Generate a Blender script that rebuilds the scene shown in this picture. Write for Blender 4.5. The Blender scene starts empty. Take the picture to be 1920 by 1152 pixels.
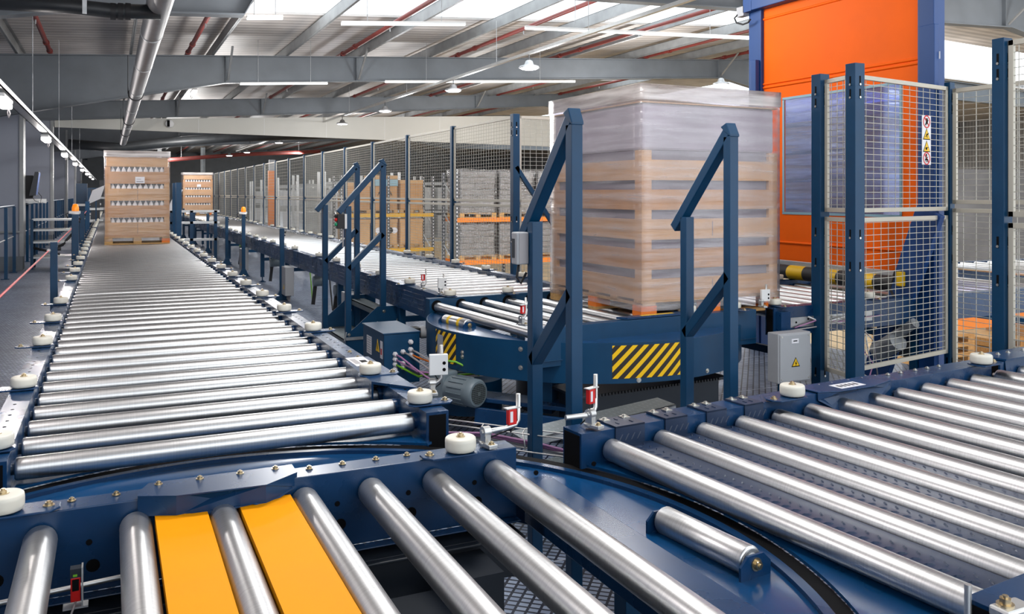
import bpy, math, random
from mathutils import Vector, Matrix
random.seed(7)
PI = math.pi
C = bpy.context.scene.collection
sc = bpy.context.scene

# ------------------------------------------------------------------ camera and survey helpers
F = 1606.0; TH = .439; CY = 363.0; ZC = 1.75
ct, st = math.cos(TH), math.sin(TH)
def ray(px, py):
    a = (px-960)/F; b = (CY-py)/F
    return (ct*a+st, -st*a+ct, b)
def atZ(px, py, z):
    d = ray(px, py); t = (z-ZC)/d[2]; return Vector((d[0]*t, d[1]*t, z))
def atX(px, py, x):
    d = ray(px, py); t = x/d[0]; return Vector((x, d[1]*t, ZC+d[2]*t))
def atY(px, py, y):
    d = ray(px, py); t = y/d[1]; return Vector((d[0]*t, y, ZC+d[2]*t))

cam_d = bpy.data.cameras.new('camera'); cam = bpy.data.objects.new('camera', cam_d); C.objects.link(cam)
cam.location = (0, 0, ZC); cam.rotation_euler = (PI/2, 0, -TH)
cam_d.sensor_width = 36; cam_d.lens = F/1920*36
cam_d.shift_y = -(576-CY)/1920
cam_d.clip_start = .05; cam_d.clip_end = 400
sc.camera = cam

# ------------------------------------------------------------------ materials
M = {}
def mat(name, col, rough=.5, metal=0., noise=0., nscale=8., bump=0., bscale=60., spec=.5, emit=None, estr=0., stretch=None, coat=0., alpha=None):
    m = bpy.data.materials.new(name); m.use_nodes = True
    nt = m.node_tree; b = nt.nodes['Principled BSDF']
    b.inputs['Base Color'].default_value = (*col, 1)
    b.inputs['Roughness'].default_value = rough
    b.inputs['Metallic'].default_value = metal
    b.inputs['Specular IOR Level'].default_value = spec
    if coat: b.inputs['Coat Weight'].default_value = coat; b.inputs['Coat Roughness'].default_value = .1
    if emit: b.inputs['Emission Color'].default_value = (*emit, 1); b.inputs['Emission Strength'].default_value = estr
    if alpha is not None: b.inputs['Alpha'].default_value = alpha
    if noise or bump:
        tc = nt.nodes.new('ShaderNodeTexCoord'); mp = nt.nodes.new('ShaderNodeMapping')
        nt.links.new(tc.outputs['Object'], mp.inputs[0])
        if stretch: mp.inputs['Scale'].default_value = stretch
        if noise:
            n = nt.nodes.new('ShaderNodeTexNoise'); n.inputs['Scale'].default_value = nscale; n.inputs['Detail'].default_value = 4
            nt.links.new(mp.outputs[0], n.inputs[0])
            r = nt.nodes.new('ShaderNodeMapRange'); r.inputs[1].default_value = .3; r.inputs[2].default_value = .7
            r.inputs[3].default_value = 1-noise; r.inputs[4].default_value = 1+noise
            nt.links.new(n.outputs[0], r.inputs[0])
            mx = nt.nodes.new('ShaderNodeVectorMath'); mx.operation = 'SCALE'; mx.inputs[0].default_value = col
            nt.links.new(r.outputs[0], mx.inputs['Scale']); nt.links.new(mx.outputs[0], b.inputs['Base Color'])
            r2 = nt.nodes.new('ShaderNodeMapRange'); r2.inputs[3].default_value = max(.02, rough-.03); r2.inputs[4].default_value = rough+.04
            if name != 'steel': nt.links.new(n.outputs[0], r2.inputs[0]); nt.links.new(r2.outputs[0], b.inputs['Roughness'])
        if bump:
            n = nt.nodes.new('ShaderNodeTexNoise'); n.inputs['Scale'].default_value = bscale
            nt.links.new(mp.outputs[0], n.inputs[0])
            bp = nt.nodes.new('ShaderNodeBump'); bp.inputs['Strength'].default_value = bump; bp.inputs['Distance'].default_value = .01
            nt.links.new(n.outputs[0], bp.inputs['Height']); nt.links.new(bp.outputs[0], b.inputs['Normal'])
    M[name] = m
    return m

mat('blue', (.002, .042, .105), .38, 0, .10, 6, spec=.35)
mat('navy', (.005, .036, .105), .27, 0, .15, 5, spec=.35)
mat('deckblue', (.003, .050, .15), .2, 0, .2, 4, spec=.6)
mat('royal', (.001, .046, .195), .5, 0, .05, 3)
mat('steel', (.66, .665, .67), .36, 1, .09, 6, stretch=(30, .4, .4))
mat('galv', (.42, .43, .44), .42, .75, .18, 14)
mat('alu', (.62, .62, .61), .38, .9, .05, 10)
mat('nylon', (.74, .71, .62), .45, 0, .03, 10)
mat('brass', (.58, .47, .30), .3, 1, .1, 60)
mat('zinc', (.62, .60, .55), .3, 1)
mat('black', (.004, .004, .005), .7, spec=.1)
mat('rubber', (.015, .015, .017), .6)
mat('orange', (.96, .135, .002), .6, 0, .04, 2.5, spec=.15)
mat('yellowplate', (.93, .345, .0), .6, 0, .02, 6, spec=.12)
mat('beaconorange', (1, .22, .0), .3, 0, emit=(1, .3, .02), estr=.4)
mat('yellow', (.85, .52, .006), .45)
mat('red', (.62, .012, .01), .35)
mat('greenbtn', (.01, .30, .13), .35)
mat('redpipe', (.17, .022, .016), .5, 0, .15, 4)
mat('blackpipe', (.02, .023, .026), .45, 0, .2, 5)
mat('white', (.80, .80, .79), .5)
mat('labelwhite', (.78, .77, .80), .5)
mat('greybox', (.38, .39, .41), .5, 0, .03, 5)
mat('meshgrey', (.50, .47, .40), .45, .2)
mat('wire', (.46, .45, .40), .45, .2)
mat('rafter', (.135, .152, .17), .55, 0, .12, 1.5)
mat('purlin', (.27, .28, .285), .5, .3, .15, 3)
mat('wallgrey', (.27, .29, .345), .7, 0, .05, 1)
mat('bulkhead', (.62, .61, .56), .7, 0, .04, .6)
mat('duct', (.23, .23, .235), .42, .8, .12, 6)
mat('bag', (.27, .235, .21), .6, 0, .25, 4)
mat('lilac', (.20, .175, .20), .6, 0, .2, 3)
mat('lilac2', (.40, .36, .39), .5, 0, .15, 3)
mat('card', (.52, .27, .105), .75, 0, .10, 5)
mat('card2', (.60, .35, .155), .75, 0, .08, 4)
mat('wood', (.52, .30, .11), .7, 0, .22, 9, stretch=(1, 6, 6))
mat('woodorange', (.85, .20, .02), .6)
mat('rackorange', (.85, .22, .01), .45)
mat('rackyellow', (.82, .45, .02), .45)
mat('rackblue', (.06, .065, .075), .5)
mat('motor', (.15, .19, .215), .42, 0, .05, 8)
mat('motorend', (.10, .12, .125), .5)
mat('pvcblue', (.25, .42, .50), .4)
mat('dark', (.012, .017, .026), .4)
mat('redcord', (.60, .06, .06), .5)
mat('cablegrey', (.35, .33, .34), .5)
mat('cablepurple', (.42, .20, .38), .45)
mat('cablegreen', (.16, .42, .02), .45)
mat('cableorange', (.80, .20, .02), .45)
mat('lampglow', (.9, .9, .9), .5, emit=(1, .93, .88), estr=9)
mat('tubeglow', (.8, .85, .85), .5, emit=(.9, 1, 1), estr=1.1)
mat('bayglow', (.9, .9, .9), .5, emit=(.93, .96, 1), estr=7)
mat('floorwood', (.52, .38, .22), .7, 0, .2, 3)
mat('shelfmetal', (.55, .56, .56), .4, .5)

def film_mat(name, tint, fac_diff, rough=.18, dcol=(.75, .73, .76), nsc=(.5, .5, 7), bstr=.35, refl=.07):
    m = bpy.data.materials.new(name); m.use_nodes = True; nt = m.node_tree; nt.nodes.clear()
    o = nt.nodes.new('ShaderNodeOutputMaterial'); tr = nt.nodes.new('ShaderNodeBsdfTransparent'); tr.inputs[0].default_value = (*tint, 1)
    g = nt.nodes.new('ShaderNodeBsdfGlossy'); g.inputs['Roughness'].default_value = rough
    d = nt.nodes.new('ShaderNodeBsdfDiffuse'); d.inputs[0].default_value = (*dcol, 1)
    a = nt.nodes.new('ShaderNodeMixShader'); b = nt.nodes.new('ShaderNodeMixShader')
    tc = nt.nodes.new('ShaderNodeTexCoord'); mp = nt.nodes.new('ShaderNodeMapping'); mp.inputs['Scale'].default_value = nsc
    n = nt.nodes.new('ShaderNodeTexNoise'); n.inputs['Scale'].default_value = 2.6; n.inputs['Detail'].default_value = 5
    nt.links.new(tc.outputs['Object'], mp.inputs[0]); nt.links.new(mp.outputs[0], n.inputs[0])
    r = nt.nodes.new('ShaderNodeMapRange'); r.inputs[1].default_value = .35; r.inputs[2].default_value = .72; r.inputs[3].default_value = fac_diff*.35; r.inputs[4].default_value = min(1, fac_diff*1.8)
    nt.links.new(n.outputs[0], r.inputs[0])
    bp = nt.nodes.new('ShaderNodeBump'); bp.inputs['Strength'].default_value = bstr; bp.inputs['Distance'].default_value = .04
    nt.links.new(n.outputs[0], bp.inputs['Height']); nt.links.new(bp.outputs[0], g.inputs['Normal'])
    nt.links.new(r.outputs[0], a.inputs[0]); nt.links.new(tr.outputs[0], a.inputs[1]); nt.links.new(d.outputs[0], a.inputs[2])
    fr = nt.nodes.new('ShaderNodeLayerWeight'); fr.inputs[0].default_value = .5; nt.links.new(bp.outputs[0], fr.inputs['Normal'])
    pw = nt.nodes.new('ShaderNodeMath'); pw.operation = 'POWER'; pw.inputs[1].default_value = 4.; nt.links.new(fr.outputs['Facing'], pw.inputs[0])
    ad = nt.nodes.new('ShaderNodeMath'); ad.operation = 'MULTIPLY_ADD'; ad.inputs[1].default_value = refl*8; ad.inputs[2].default_value = refl; ad.use_clamp = True
    nt.links.new(pw.outputs[0], ad.inputs[0]); nt.links.new(ad.outputs[0], b.inputs[0])
    nt.links.new(a.outputs[0], b.inputs[1]); nt.links.new(g.outputs[0], b.inputs[2]); nt.links.new(b.outputs[0], o.inputs[0])
    M[name] = m
film_mat('film', (.97, .95, .96), .09, refl=.05)
film_mat('filmthick', (.96, .93, .97), .22, .22)
film_mat('filmhood', (.80, .78, .80), .5, .3, (.72, .68, .66))
film_mat('filmblue', (.62, .66, .92), .40, .2, (.42, .47, .72))
film_mat('filmgrey', (.80, .80, .82), .16, .2, (.5, .48, .48), (2, 2, 9), .7, refl=.10)
film_mat('windowfilm', (.80, .86, .98), .05, .25, (.5, .6, .8), (.5, .5, 3), .05)
film_mat('glazing', (.99, 1, 1), .02, .3, refl=.002)

def stripe_mat():
    m = bpy.data.materials.new('hazard'); m.use_nodes = True; nt = m.node_tree; b = nt.nodes['Principled BSDF']
    uv = nt.nodes.new('ShaderNodeUVMap'); sx = nt.nodes.new('ShaderNodeSeparateXYZ'); nt.links.new(uv.outputs[0], sx.inputs[0])
    ad = nt.nodes.new('ShaderNodeMath'); ad.operation = 'SUBTRACT'; nt.links.new(sx.outputs[0], ad.inputs[0]); nt.links.new(sx.outputs[1], ad.inputs[1])
    fr = nt.nodes.new('ShaderNodeMath'); fr.operation = 'FRACT'; nt.links.new(ad.outputs[0], fr.inputs[0])
    gt = nt.nodes.new('ShaderNodeMath'); gt.operation = 'GREATER_THAN'; gt.inputs[1].default_value = .47; nt.links.new(fr.outputs[0], gt.inputs[0])
    mx = nt.nodes.new('ShaderNodeMixRGB'); mx.inputs[1].default_value = (.95, .57, .002, 1); mx.inputs[2].default_value = (.02, .016, .014, 1)
    nt.links.new(gt.outputs[0], mx.inputs[0]); nt.links.new(mx.outputs[0], b.inputs['Base Color']); b.inputs['Roughness'].default_value = .4
    M['hazard'] = m
stripe_mat()

def tex_mat(name, c1, c2, kind, scale, rough=.5, bump=.3, metal=0., dim=(1, 1, 1), spec=.5):
    m = bpy.data.materials.new(name); m.use_nodes = True; nt = m.node_tree; b = nt.nodes['Principled BSDF']
    tc = nt.nodes.new('ShaderNodeTexCoord'); mp = nt.nodes.new('ShaderNodeMapping'); mp.inputs['Scale'].default_value = dim
    nt.links.new(tc.outputs['Object'], mp.inputs[0])
    if kind == 'brick':
        t = nt.nodes.new('ShaderNodeTexBrick'); t.inputs['Scale'].default_value = scale; t.inputs['Mortar Size'].default_value = .035
        t.inputs['Color1'].default_value = (*c1, 1); t.inputs['Color2'].default_value = (*[x*.8 for x in c1], 1); t.inputs['Mortar'].default_value = (*c2, 1)
        t.inputs['Brick Width'].default_value = .9; t.inputs['Row Height'].default_value = .3
        nt.links.new(mp.outputs[0], t.inputs[0]); col = t.outputs['Color']; h = t.outputs['Fac']
    else:
        t = nt.nodes.new('ShaderNodeTexWave'); t.inputs['Scale'].default_value = scale; t.bands_direction = kind
        t.inputs['Distortion'].default_value = 0
        nt.links.new(mp.outputs[0], t.inputs[0]); h = t.outputs['Fac']
        mx = nt.nodes.new('ShaderNodeMixRGB'); mx.inputs[1].default_value = (*c1, 1); mx.inputs[2].default_value = (*c2, 1); nt.links.new(h, mx.inputs[0]); col = mx.outputs[0]
    n = nt.nodes.new('ShaderNodeTexNoise'); n.inputs['Scale'].default_value = .9; n.inputs['Detail'].default_value = 6; nt.links.new(tc.outputs['Object'], n.inputs[0])
    r = nt.nodes.new('ShaderNodeMapRange'); r.inputs[1].default_value = .3; r.inputs[2].default_value = .7; r.inputs[3].default_value = .8; r.inputs[4].default_value = 1.2; nt.links.new(n.outputs[0], r.inputs[0])
    vm = nt.nodes.new('ShaderNodeVectorMath'); vm.operation = 'SCALE'; nt.links.new(col, vm.inputs[0]); nt.links.new(r.outputs[0], vm.inputs['Scale'])
    nt.links.new(vm.outputs[0], b.inputs['Base Color']); b.inputs['Roughness'].default_value = rough; b.inputs['Metallic'].default_value = metal
    bp = nt.nodes.new('ShaderNodeBump'); bp.inputs['Strength'].default_value = bump; bp.inputs['Distance'].default_value = .01
    nt.links.new(h, bp.inputs['Height']); nt.links.new(bp.outputs[0], b.inputs['Normal'])
    M[name] = m
def deck_mat():
    m = bpy.data.materials.new('deck'); m.use_nodes = True; nt = m.node_tree; b = nt.nodes['Principled BSDF']
    tc = nt.nodes.new('ShaderNodeTexCoord'); mp = nt.nodes.new('ShaderNodeMapping'); mp.inputs['Rotation'].default_value = (0, 0, .72)
    nt.links.new(tc.outputs['Object'], mp.inputs[0])
    t = nt.nodes.new('ShaderNodeTexBrick'); t.offset = 0.; t.inputs['Scale'].default_value = 1.; t.inputs['Mortar Size'].default_value = .0065
    t.inputs['Brick Width'].default_value = .052; t.inputs['Row Height'].default_value = .038
    t.inputs['Color1'].default_value = (.36, .43, .56, 1); t.inputs['Color2'].default_value = (.21, .26, .37, 1); t.inputs['Mortar'].default_value = (.012, .017, .035, 1)
    nt.links.new(mp.outputs[0], t.inputs[0])
    # joints between the floor plates, with light rims
    sx = nt.nodes.new('ShaderNodeSeparateXYZ'); nt.links.new(tc.outputs['Object'], sx.inputs[0])
    a = nt.nodes.new('ShaderNodeMath'); a.operation = 'PINGPONG'; a.inputs[1].default_value = .6; nt.links.new(sx.outputs[1], a.inputs[0])
    l = nt.nodes.new('ShaderNodeMath'); l.operation = 'LESS_THAN'; l.inputs[1].default_value = .008; nt.links.new(a.outputs[0], l.inputs[0])
    mx = nt.nodes.new('ShaderNodeMixRGB'); mx.inputs[2].default_value = (.34, .38, .46, 1); nt.links.new(l.outputs[0], mx.inputs[0]); nt.links.new(t.outputs['Color'], mx.inputs[1])
    n = nt.nodes.new('ShaderNodeTexNoise'); n.inputs['Scale'].default_value = .7; n.inputs['Detail'].default_value = 6; nt.links.new(tc.outputs['Object'], n.inputs[0])
    r = nt.nodes.new('ShaderNodeMapRange'); r.inputs[1].default_value = .3; r.inputs[2].default_value = .7; r.inputs[3].default_value = .7; r.inputs[4].default_value = 1.15; nt.links.new(n.outputs[0], r.inputs[0])
    vm = nt.nodes.new('ShaderNodeVectorMath'); vm.operation = 'SCALE'; nt.links.new(mx.outputs[0], vm.inputs[0]); nt.links.new(r.outputs[0], vm.inputs['Scale']); nt.links.new(vm.outputs[0], b.inputs['Base Color'])
    b.inputs['Roughness'].default_value = .42; b.inputs['Metallic'].default_value = .35
    bp = nt.nodes.new('ShaderNodeBump'); bp.inputs['Strength'].default_value = .5; bp.inputs['Distance'].default_value = .004; bp.invert = True
    nt.links.new(t.outputs['Fac'], bp.inputs['Height']); nt.links.new(bp.outputs[0], b.inputs['Normal'])
    M['deck'] = m
deck_mat()
tex_mat('roofsheet', (.55, .52, .50), (.36, .34, .33), 'Y', .95, .55, .5)
tex_mat('cladding', (.33, .33, .33), (.20, .20, .21), 'Y', 1.6, .6, .5)
mat('dplate', (.018, .033, .072), .33, 0, .12, 9, spec=.3)
tex_mat('treadmetal', (.11, .14, .15), (.19, .22, .23), 'brick', 12, .45, .3, .4)

# ------------------------------------------------------------------ mesh builder
class MB:
    def __init__(s): s.v = []; s.f = []; s.m = []; s.s = []; s.uv = {}
    def face(s, idx, m=0, sm=False): s.f.append(idx); s.m.append(m); s.s.append(sm)
    def box(s, x0, x1, y0, y1, z0, z1, m=0):
        return s.hexa([(x0,y0,z0),(x1,y0,z0),(x1,y1,z0),(x0,y1,z0),(x0,y0,z1),(x1,y0,z1),(x1,y1,z1),(x0,y1,z1)], m)
    def hexa(s, p, m=0):
        b = len(s.v); s.v += [tuple(q) for q in p]
        for f in ((0,3,2,1),(4,5,6,7),(0,1,5,4),(1,2,6,5),(2,3,7,6),(3,0,4,7)): s.face([b+i for i in f], m)
        return s
    def bar(s, p, q, w, h, m=0, up=(0,0,1)):
        p = Vector(p); q = Vector(q); d = (q-p).normalized(); up = Vector(up)
        if abs(d.dot(up)) > .98: up = Vector((0, 1, 0))
        a = d.cross(up).normalized()*w/2; u = a.cross(d).normalized()*h/2
        return s.hexa([p-a-u, p+a-u, q+a-u, q-a-u, p-a+u, p+a+u, q+a+u, q-a+u], m)
    def prism(s, pts, vec, m=0):
        b = len(s.v); n = len(pts); vec = Vector(vec)
        s.v += [tuple(p) for p in pts] + [tuple(Vector(p)+vec) for p in pts]
        s.face(list(range(b+n-1, b-1, -1)), m); s.face(list(range(b+n, b+2*n)), m)
        for i in range(n): j = (i+1) % n; s.face([b+i, b+j, b+n+j, b+n+i], m)
        return s
    def cyl(s, p, q, r, n=16, m=0, r1=None, caps=True, mc=None):
        r1 = r if r1 is None else r1; p = Vector(p); q = Vector(q); d = (q-p).normalized()
        up = Vector((0,0,1)) if abs(d.z) < .9 else Vector((1,0,0))
        a = d.cross(up).normalized(); u = a.cross(d).normalized(); b = len(s.v)
        for c, rr in ((p, r), (q, r1)):
            for i in range(n):
                t = 2*PI*i/n; s.v.append(tuple(c+(a*math.cos(t)+u*math.sin(t))*rr))
        for i in range(n): j = (i+1) % n; s.face([b+i, b+n+i, b+n+j, b+j], m, True)
        if caps:
            mc = m if mc is None else mc
            b2 = len(s.v); s.v += s.v[b:b+2*n]
            s.face([b2+i for i in range(n)], mc); s.face([b2+n+i for i in range(n-1, -1, -1)], mc)
        return s
    def lathe(s, prof, o, d, n=20, m=0, sm=True):
        o = Vector(o); d = Vector(d).normalized(); up = Vector((0,0,1)) if abs(d.z) < .9 else Vector((1,0,0))
        a = d.cross(up).normalized(); u = a.cross(d).normalized(); b = len(s.v); k = len(prof)
        for r, t in prof:
            for i in range(n):
                w = 2*PI*i/n; s.v.append(tuple(o+d*t+(a*math.cos(w)+u*math.sin(w))*r))
        for j in range(k-1):
            for i in range(n):
                i2 = (i+1) % n; s.face([b+j*n+i, b+(j+1)*n+i, b+(j+1)*n+i2, b+j*n+i2], m, sm)
        b2 = len(s.v); s.v += s.v[b:b+n]+s.v[b+(k-1)*n:b+k*n]
        s.face([b2+i for i in range(n)], m); s.face([b2+n+i for i in range(n-1, -1, -1)], m)
        return s
    def tube(s, pts, r, n=8, m=0, smooth=True):
        pts = [Vector(p) for p in pts]; b = len(s.v); k = len(pts); prev = None
        for j, p in enumerate(pts):
            d = (pts[min(j+1, k-1)]-pts[max(j-1, 0)]).normalized()
            if prev is None:
                up = Vector((0,0,1)) if abs(d.z) < .9 else Vector((1,0,0)); a = d.cross(up).normalized()
            else: a = (prev-d*prev.dot(d)).normalized()
            prev = a; u = a.cross(d)
            for i in range(n):
                w = 2*PI*i/n; s.v.append(tuple(p+(a*math.cos(w)+u*math.sin(w))*r))
        for j in range(k-1):
            for i in range(n):
                i2 = (i+1) % n; s.face([b+j*n+i, b+(j+1)*n+i, b+(j+1)*n+i2, b+j*n+i2], m, smooth)
        s.face([b+i for i in range(n)], m); s.face([b+(k-1)*n+i for i in range(n-1, -1, -1)], m)
        return s
    def ball(s, c, r, n=10, m=0, sz=1.):
        prof = [(max(.0005, r*math.sin(PI*i/8)), -r*sz*math.cos(PI*i/8)) for i in range(9)]
        return s.lathe(prof, c, (0,0,1), n, m)
    def build(s, name, mats, parent=None, loc=(0,0,0), rot=(0,0,0), bevel=0., kind=None, seg=2):
        me = bpy.data.meshes.new(name); me.from_pydata(s.v, [], s.f)
        if isinstance(mats, str): mats = [mats]
        for x in mats: me.materials.append(M[x])
        me.polygons.foreach_set('material_index', s.m); me.polygons.foreach_set('use_smooth', s.s)
        if s.uv:
            ul = me.uv_layers.new(name='UVMap')
            for p in me.polygons:
                for li, vi in zip(p.loop_indices, p.vertices): ul.data[li].uv = s.uv.get(vi, (0, 0))
        me.update()
        o = bpy.data.objects.new(name, me); C.objects.link(o)
        if parent: o.parent = parent
        o.location = loc; o.rotation_euler = rot
        if bevel:
            b = o.modifiers.new('bevel', 'BEVEL'); b.width = bevel; b.segments = seg; b.limit_method = 'ANGLE'; b.angle_limit = .6; b.harden_normals = False
        if kind: o['kind'] = kind
        return o

def tag(o, label, cat, group=None):
    o['label'] = label; o['category'] = cat
    if group: o['group'] = group
    return o
def thing(name, label, cat, loc=(0,0,0), rz=0, group=None):
    o = bpy.data.objects.new(name, None); C.objects.link(o); o.empty_display_size = .1
    o.location = loc; o.rotation_euler = (0, 0, rz); return tag(o, label, cat, group)
def child(src, parent, loc, rz=0., keep=True, name=None):
    c = src.copy(); C.objects.link(c); c.parent = parent; c.location = loc
    c.rotation_euler = (src.rotation_euler[0], src.rotation_euler[1], rz)
    for g in src.children:
        d = g.copy(); C.objects.link(d); d.parent = c
    return c
def dup_tree(o, parent=None):
    c = o.copy(); C.objects.link(c); c.parent = parent
    for g in list(o.children): dup_tree(g, c)
    return c
def hexbolt(mb, p, r=.011, h=.009, m=0, d=(0,0,1)):
    p = Vector(p); d = Vector(d).normalized(); mb.cyl(p, p+d*h*.25, r*1.45, 12, m); mb.cyl(p+d*h*.25, p+d*h, r, 6, m); mb.cyl(p+d*h, p+d*h*1.35, r*.5, 8, m)

# prototype parts live here, used as the first instance's source; removed at the end
protos = []
def proto(o): protos.append(o); return o

def roller_mesh(L, r=.041, n=24):
    mb = MB(); h = L/2
    mb.lathe([(r*.5, -h-.02), (r*.5, -h), (r*.86, -h), (r*.97, -h+.004), (r, -h+.012), (r*.992, -h+.05), (r, -h+.054), (r, h-.054), (r*.992, h-.05), (r, h-.012), (r*.97, h-.004), (r*.86, h), (r*.5, h), (r*.5, h+.02)], (0,0,0), (1,0,0), n, 0)
    return mb
def make_wheel():
    w = MB().lathe([(.030, -.022), (.049, -.023), (.0535, -.019), (.0548, -.008), (.0548, .010), (.0535, .020), (.049, .024), (.018, .024)], (0,0,0), (0,0,1), 28).build('guide_wheel', 'nylon')
    b = MB(); hexbolt(b, (0,0,.024), .011, .011); b.build('bolt', 'brass', w)
    p = MB(); p.prism([(-.045,-.05,-.034),(.12,-.05,-.034),(.145,-.02,-.034),(.145,.02,-.034),(.12,.05,-.034),(-.045,.05,-.034),(-.06,.02,-.034),(-.06,-.02,-.034)], (0,0,.007))
    p.cyl((0,0,-.027), (0,0,-.022), .02, 12); p.build('mounting_plate', 'navy', w, bevel=.002)
    b = MB(); hexbolt(b, (.115,0,-.027), .011, .010); b.build('bolt', 'brass', w)
    return proto(w)
WHEEL = make_wheel()
ROLL = {}
def rollproto(W, r=.041):
    k = (round(W, 3), r)
    if k not in ROLL: ROLL[k] = proto(roller_mesh(W, r).build('roller', 'steel'))
    return ROLL[k]

T = .80
def side_beam(root, x0, x1, y0, y1, zb=.60, name='side_beam', holes=None, inner=0, matn='navy', ribs=False, hubs=None):
    mb = MB(); mb.box(x0, x1, y0, y1, zb, .83)
    mb.box(x0+.012, x1-.012, y0-.002, y0, zb+.012, .818, 1); mb.box(x0+.012, x1-.012, y1, y1+.002, zb+.012, .818, 1)
    if ribs:
        xo = x0 if inner > 0 else x1; sg = -1 if inner > 0 else 1
        for z in (.64, .685, .73, .775): mb.box(min(xo, xo+sg*.004), max(xo, xo+sg*.004), y0+.01, y1-.01, z, z+.008)
    xi = x1 if inner > 0 else x0; sg = inner
    if holes:
        for (y, z, r) in holes: mb.cyl((xi-.004*sg, y, z), (xi+.0012*sg, y, z), r, 14, 1)
    if hubs:
        for y in hubs:
            mb.lathe([(.036, 0), (.036, .02*1), (.030, .028), (.012, .032)], (xi, y, T-.035), (sg, 0, 0), 14, 0)
    return mb.build(name, [matn, 'black'], root, bevel=.004)

def conveyor(label, loc, rz, L, W, rollers, wl, wr, legs=(), bw=.10, zb=.60, group=None, rr=.041, hubs=True, stuff=(), boltys=(), ribs=False, flip=1, y0=0, cat='conveyor', legin=.2, hl=False, gap=.012, fullleg=True):
    t = thing('roller_conveyor', label, cat, loc, rz, group)
    rp = rollproto(W-2*gap, rr)
    for y in rollers: child(rp, t, (W/2, y, T-rr))
    if stuff:
        mb = MB()
        for y in stuff: mb.cyl((gap, y, T-rr), (W-gap, y, T-rr), rr, 10)
        mb.build('roller', 'steel', t, kind='stuff')
    holes = [(y+.11, T-.07, .010) for y in rollers[:12]] + [(y+.12, T-.12, .017) for y in rollers[:12]] if hl else None
    side_beam(t, -bw, 0, y0, y0+L, zb, holes=holes, inner=1, ribs=ribs, hubs=list(rollers) if hubs in (1, 3) and hubs is not True else None)
    side_beam(t, W, W+bw, y0, y0+L, zb, holes=holes, inner=-1, ribs=ribs, hubs=list(rollers) if hubs is True or hubs == 3 else None)
    for y in wl: child(WHEEL, t, (-.045, y, .868), PI)
    for y in wr: child(WHEEL, t, (W+.02 if bw > .08 else W, y, .868), 0)
    for y in legs:
        for x in (-bw/2, W+bw/2):
            if y < 60:
                mb = MB(); mb.box(x-.035, x+.035, y-.035, y+.035, .10, zb); mb.cyl((x, y, .02), (x, y, .1), .012, 8); mb.box(x-.06, x+.06, y-.06, y+.06, 0, .012)
                mb.cyl((x,y,.012), (x,y,.03), .035, 10)
                mb.build('leg', 'blue', t, bevel=.003)
        mb = MB(); mb.box(-bw/2, W+bw/2, y-.02, y+.02, .42, .48); mb.build('cross_brace', 'blue', t)
    return t

# ------------------------------------------------------------------ setting: floor, walls, roof
def struct(o): o['kind'] = 'structure'; return o
struct(MB().box(-3.2, 7.4, -4, 90, -.12, 0).build('floor', 'deck'))
f2 = MB(); f2.box(7.4, 45, -4, 90, -1.72, -1.6); f2.box(-3.2, 7.4, 90, 110, -1.72, -1.6)
struct(f2.build('floor', 'floorwood'))
struct(MB().box(-3.3, -3.2, -4, 90, -.1, 5.2).build('wall_left', 'wallgrey'))
struct(MB().box(-3.3, 45, 90, 90.2, -1.6, 7.5).build('wall_far', 'rafter'))
struct(MB().box(44, 44.2, -4, 90, -1.6, 7.5).build('wall_right', 'cladding'))
mb = MB()
def roofz(x): return 5.26 + .06*(x+1.9) if x < 21 else 5.26+.06*22.9-.035*(x-21)
# roof sheets with real openings where the skylights sit
def roof_piece(mb, x0, x1, y0, y1, up=0, th=.05):
    z0, z1 = roofz(x0)+up, roofz(x1)+up
    mb.hexa([(x0,y0,z0),(x1,y0,z1),(x1,y1,z1),(x0,y1,z0),(x0,y0,z0+th),(x1,y0,z1+th),(x1,y1,z1+th),(x0,y1,z0+th)])
sky = [(-6, -1.5, 6.2), (-6, 7.5, 16.5), (13.5, 9.6, 15.8)]
# column of skylights: (xmin, y0, y1) strips
SK = [(2.4, 20.6, 12.7, 18.6), (2.4, 20.6, -2.5, 2.5), (17.0, 20.6, 25.0, 31.0), (22.5, 40, 18.5, 23.5), (24, 34, 26, 36), (24, 40, 44, 60), (6.5, 12, 62, 70)]  # strip above the camera is unseen, added for bright streaks on the rollers
xs = sorted({-3.4, 21.0, 44.4, *[a for s_ in SK for a in s_[:2]]}); ys = sorted({-4.0, 92.0, *[a for s_ in SK for a in s_[2:]]})
for i in range(len(xs)-1):
    for j in range(len(ys)-1):
        cx, cy = (xs[i]+xs[i+1])/2, (ys[j]+ys[j+1])/2
        if not any(s_[0] < cx < s_[1] and s_[2] < cy < s_[3] for s_ in SK): roof_piece(mb, xs[i], xs[i+1], ys[j], ys[j+1])
struct(mb.build('ceiling', 'roofsheet'))
for n_, s_ in enumerate(SK):
    mb = MB(); roof_piece(mb, s_[0], s_[1], s_[2], s_[3], .03, .01); struct(mb.build('window_%d' % (n_+1), 'glazing'))
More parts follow.
